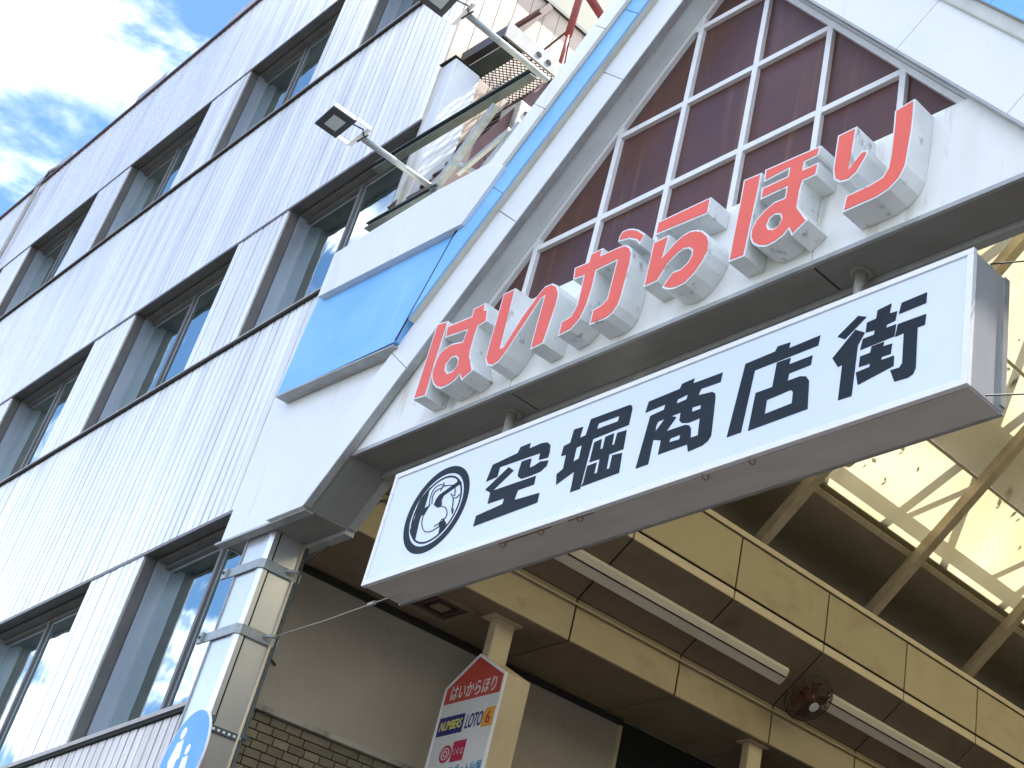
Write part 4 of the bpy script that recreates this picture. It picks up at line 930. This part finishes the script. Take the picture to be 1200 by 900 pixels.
# arcade side wall: brick below, smooth panel above
wl = thing('arcade_side_wall', 'beige panelled wall over olive bricks inside the arcade entrance', 'wall', (-8.7, 6, 0))
MB().box(-8.80, XW - .012, 4.33, 7.57, .12, 4.68).build('mortar_bed', 'mortar', wl)
MB().box(-8.80, XW, 4.33, 7.57, 4.75, ZC - .012).build('wall_panel', 'wallpanel', wl)
MB().box(-8.80, XW + .03, 4.33, 7.57, 4.682, 4.715).build('brick_trim', 'concrete', wl)
MB().box(-8.80, XW + .015, 4.33, 7.57, 4.716, 4.748).build('brick_trim', 'wallpanel', wl)
MB().box(XW + .001, XW + .03, 4.40, 7.57, ZC - .05, ZC - .014).build('cornice', 'gap', wl)
MB().box(XW - .001, XW + .012, 7.55, 7.585, .12, ZC - .05).build('end_trim', 'ledge', wl)
rb = MB().box(-8.80, XW - .0125, 7.59, YEND, .12, ZC - .002).build('shop_opening', 'void', wl)
bm = {}
for row in range(12):
    z = 4.677 - .0555 * (row + 1)
    y = 4.34 + random.uniform(0, .08)
    while y < 6.1:
        ln = .216 if random.random() < .12 else .108
        if ln not in bm: bm[ln] = MB().box(0, .0135, 0, ln, 0, .047).mesh('brick')
        if len([0 for c in wl.children if c.name.startswith('brick') and not c.name.startswith('brick_')]) < 300:
            link('brick', bm[ln], 'brick', wl, loc=(XW - .0125 + random.uniform(-.001, .0015), y, z + .004))
        y += ln + .0085
m = MB()
for row in range(12):
    z = 4.677 - .0555 * (row + 1); y = 6.12 + .04 * (row % 3)
    while y < 7.4:
        m.box(XW - .0125, XW + .001, y, y + .108, z + .004, z + .051); y += .1165
m.build('brickwork', 'brick', wl, kind='stuff')
for pts in ([(4.40, 5.62), (4.43, 5.2), (4.52, 5.12)], [(4.39, 5.3), (4.46, 5.05), (4.60, 4.98)], [(4.42, 5.5), (4.37, 5.0), (4.5, 4.86)]):
    MB().tube([(XW + .012, y, z) for y, z in pts], .008, 6).build('loose_cable', 'blacksteel', wl)

MB().box(XW + .001, XW + .022, 4.33, 4.405, .12, ZC - .052).build('gap_shade_strip', 'gap', wl)  # dark strip painted in for the unlit gap between column and wall
MB().tube([(XB + .018, 4.5, ZBT - .05), (XB + .018, 14, ZBT - .05)], .008, 6).build('conduit', 'ledge', ar)
# lights, fan, vent
for k, (a, b, lb) in enumerate(((4.6, 8.32, 'long fluorescent batten under the sloped soffit, left of the fan'), (8.86, 13.2, 'long fluorescent batten under the sloped soffit, right of the fan'))):
    t = thing('fluorescent_batten', lb, 'light', (-7.72, a, 6.1), 'fluorescent battens along the arcade')
    def sp(tt, off):
        p = Vector((-(8.07 - .484 * tt) * KS, 1.6 + (4.495 + .375 * tt) * KS)); nn = Vector((.375, -.484)).normalized(); return p + nn * off
    q = [sp(.30, .004), sp(.33, .055), sp(.46, .055), sp(.55, .03), sp(.57, .004)]
    m = MB(); m.hexa([(p.x, a, p.y) for p in q], [(p.x, b, p.y) for p in q]); m.build('batten_body', 'tube', t, bevel=.006)
    q = [sp(.455, .0555), sp(.465, .058), sp(.475, .052), sp(.465, .0495)]
    m = MB(); m.hexa([(p.x, a + .01, p.y) for p in q], [(p.x, b - .01, p.y) for p in q]); m.build('batten_seam', 'gap', t)
fc = Vector((-7.716, 8.62, 6.15)); fn_ = Vector((.61, 0, -.79))
fa = thing('wall_fan', 'round caged fan with dark red hub between the two fluorescent battens', 'fan', tuple(fc))
e1 = Vector((0, 1, 0)); e2 = fn_.cross(e1).normalized()
def circ(r, off, n=28): return [fc + fn_ * off + e1 * (r * math.cos(2 * math.pi * k / n)) + e2 * (r * math.sin(2 * math.pi * k / n)) for k in range(n + 1)]
m = MB()
for r, o in ((.07, .20), (.12, .19), (.17, .165), (.20, .13), (.21, .09), (.20, .05)): m.tube(circ(r, o), .0032, 5)
for k in range(20):
    an = 2 * math.pi * k / 20; d = e1 * math.cos(an) + e2 * math.sin(an)
    m.tube([fc + fn_ * .20 + d * .03, fc + fn_ * .19 + d * .12, fc + fn_ * .15 + d * .19, fc + fn_ * .09 + d * .21, fc + fn_ * .03 + d * .18], .0026, 5)
m.build('cage', 'darkwire', fa)
MB().tube([fc + fn_ * .02, fc + fn_ * .15], .05, 14).build('motor', 'fanred', fa, smooth=True)
MB().tube([fc + fn_ * .202, fc + fn_ * .21], .042, 18).build('badge', 'frame', fa)
for k in range(4):
    an = math.pi / 2 * k + .4; d = e1 * math.cos(an) + e2 * math.sin(an); p = fn_.cross(d)
    MB().hexa([fc + fn_ * .10 + d * .04 - p * .02, fc + fn_ * .10 + d * .17 - p * .06, fc + fn_ * .125 + d * .17 + p * .06, fc + fn_ * .125 + d * .04 + p * .02],
              [fc + fn_ * .103 + d * .04 - p * .02, fc + fn_ * .103 + d * .17 - p * .06, fc + fn_ * .128 + d * .17 + p * .06, fc + fn_ * .128 + d * .04 + p * .02]).build('blade', 'fanred', fa)
MB().box(-7.80, -7.72, 8.56, 8.70, 6.16, 6.30).build('fan_mount', 'blacksteel', fa)
ve = thing('ceiling_vent', 'brown square ceiling vent under the arcade soffit by the sign box', 'vent', (-8.31, 5.47, ZC))
for i, (r0, r1, zz0) in enumerate(((.15, .175, .022), (.10, .125, .014))):
    m = MB(); c = (-8.31, 5.45)
    m.box(c[0] - r1, c[0] + r1, c[1] - r1, c[1] - r0, ZC - zz0, ZC - .001); m.box(c[0] - r1, c[0] + r1, c[1] + r0, c[1] + r1, ZC - zz0, ZC - .001)
    m.box(c[0] - r1, c[0] - r0, c[1] - r0, c[1] + r0, ZC - zz0, ZC - .001); m.box(c[0] + r0, c[0] + r1, c[1] - r0, c[1] + r0, ZC - zz0, ZC - .001)
    m.build('vent_frame', 'browniron' if i else 'ceil', ve)
MB().box(-8.46, -8.16, 5.30, 5.60, ZC - .004, ZC - .0012).build('vent_throat', 'gap', ve)
MB().box(-8.36, -8.26, 5.40, 5.50, ZC - .018, ZC - .002).build('vent_plate', 'ceil', ve)

# house-shaped hanging shop sign
hs = thing('hanging_shop_sign', 'house-shaped lottery sign with red gable hanging from a cream post', 'shop sign', (-8.1, 5.85, 4.3))
HY0, HY1 = 5.736, 5.95
HP = [(-8.41, 4.0), (-7.79, 4.0), (-7.785, 5.215), (-8.115, 5.407), (-8.41, 5.205)]
MB().prism(HP, HY0 + .012, HY1).build('sign_body', 'postpaint', hs, bevel=.004)
MB().prism(HP, HY0 - .004, HY0 + .0115, [inset(HP, .018)]).build('sign_rim', 'frame', hs)
hi = inset(HP, .0185)
MB().prism(hi, HY0 + .002, HY0 + .0112).build('sign_panel', 'signwhite', hs)
rd = clip(hi, -.06 / .58, 1, -(5.09) - .06 / .58 * 8.39)
rd = clip(hi, 0, 1, -5.085)
MB().prism(rd, HY0 + .0005, HY0 + .0019).build('red_header', 'signred', hs)
text('はいからほり', 'signwhite', hs, 'header_lettering', -8.335, HY0 - .0005, 5.105, .47, .105)
MB().prism([(-8.385, 4.86), (-8.12, 4.86), (-8.12, 4.99), (-8.385, 4.99)], HY0 + .0005, HY0 + .0019).build('lottery_label', 'navy', hs)
text('NUMBERS', 'yellow', hs, 'lottery_lettering', -8.365, HY0 - .0005, 4.895, .23, .065, shear=.2)
text('LOTO', 'navy', hs, 'lottery_lettering', -8.095, HY0 - .0005, 4.875, .17, .10, shear=.15)
MB().prism([(-7.925, 4.86), (-7.815, 4.86), (-7.815, 4.99), (-7.90, 4.99), (-7.925, 4.95)], HY0 + .0005, HY0 + .0019).build('lottery_label', 'orange', hs)
text('6', 'crimson', hs, 'lottery_lettering', -7.89, HY0 - .0005, 4.88, .045, .085)
MB().prism([(-8.165, 4.66), (-8.035, 4.66), (-8.035, 4.80), (-8.165, 4.80)], HY0 + .0005, HY0 + .0019).build('lottery_label', 'crimson', hs)
text('宝くじ', 'signwhite', hs, 'lottery_lettering', -8.155, HY0 - .0005, 4.705, .11, .045)
MB().prism(disc(-8.23, 4.725, .06, 24), HY0 + .0005, HY0 + .0019).build('lottery_label', 'crimson', hs)
m = MB(); m.prism(disc(-8.23, 4.725, .042, 20), HY0 - .0006, HY0 + .0004, [disc(-8.23, 4.725, .034, 20)]); m.prism(disc(-8.23, 4.725, .022, 16), HY0 - .0006, HY0 + .0004, [disc(-8.23, 4.725, .014, 16)])
m.build('lottery_mark', 'signwhite', hs)
text('チャンススポット空堀', 'printblue', hs, 'lower_lettering', -8.385, HY0 - .0005, 4.556, .565, .08)
MB().box(-8.135, -8.055, 5.755, 5.915, 5.30, ZC - .012).build('post', 'postpaint', hs, bevel=.006)
MB().box(-8.165, -8.025, 5.70, 5.96, ZC - .0115, ZC - .002).build('post_plate', 'postpaint', hs)
p2 = thing('hanging_post', 'cream hanging post in the dark at the bottom edge, far from the lottery sign', 'post', (-8.0, 8.4, 5.2))
MB().box(-8.06, -7.98, 8.34, 8.50, 4.6, ZC - .012).build('post', 'postpaint', p2, bevel=.006)
MB().box(-8.09, -7.95, 8.30, 8.54, ZC - .0115, ZC - .002).build('post_plate', 'postpaint', p2)
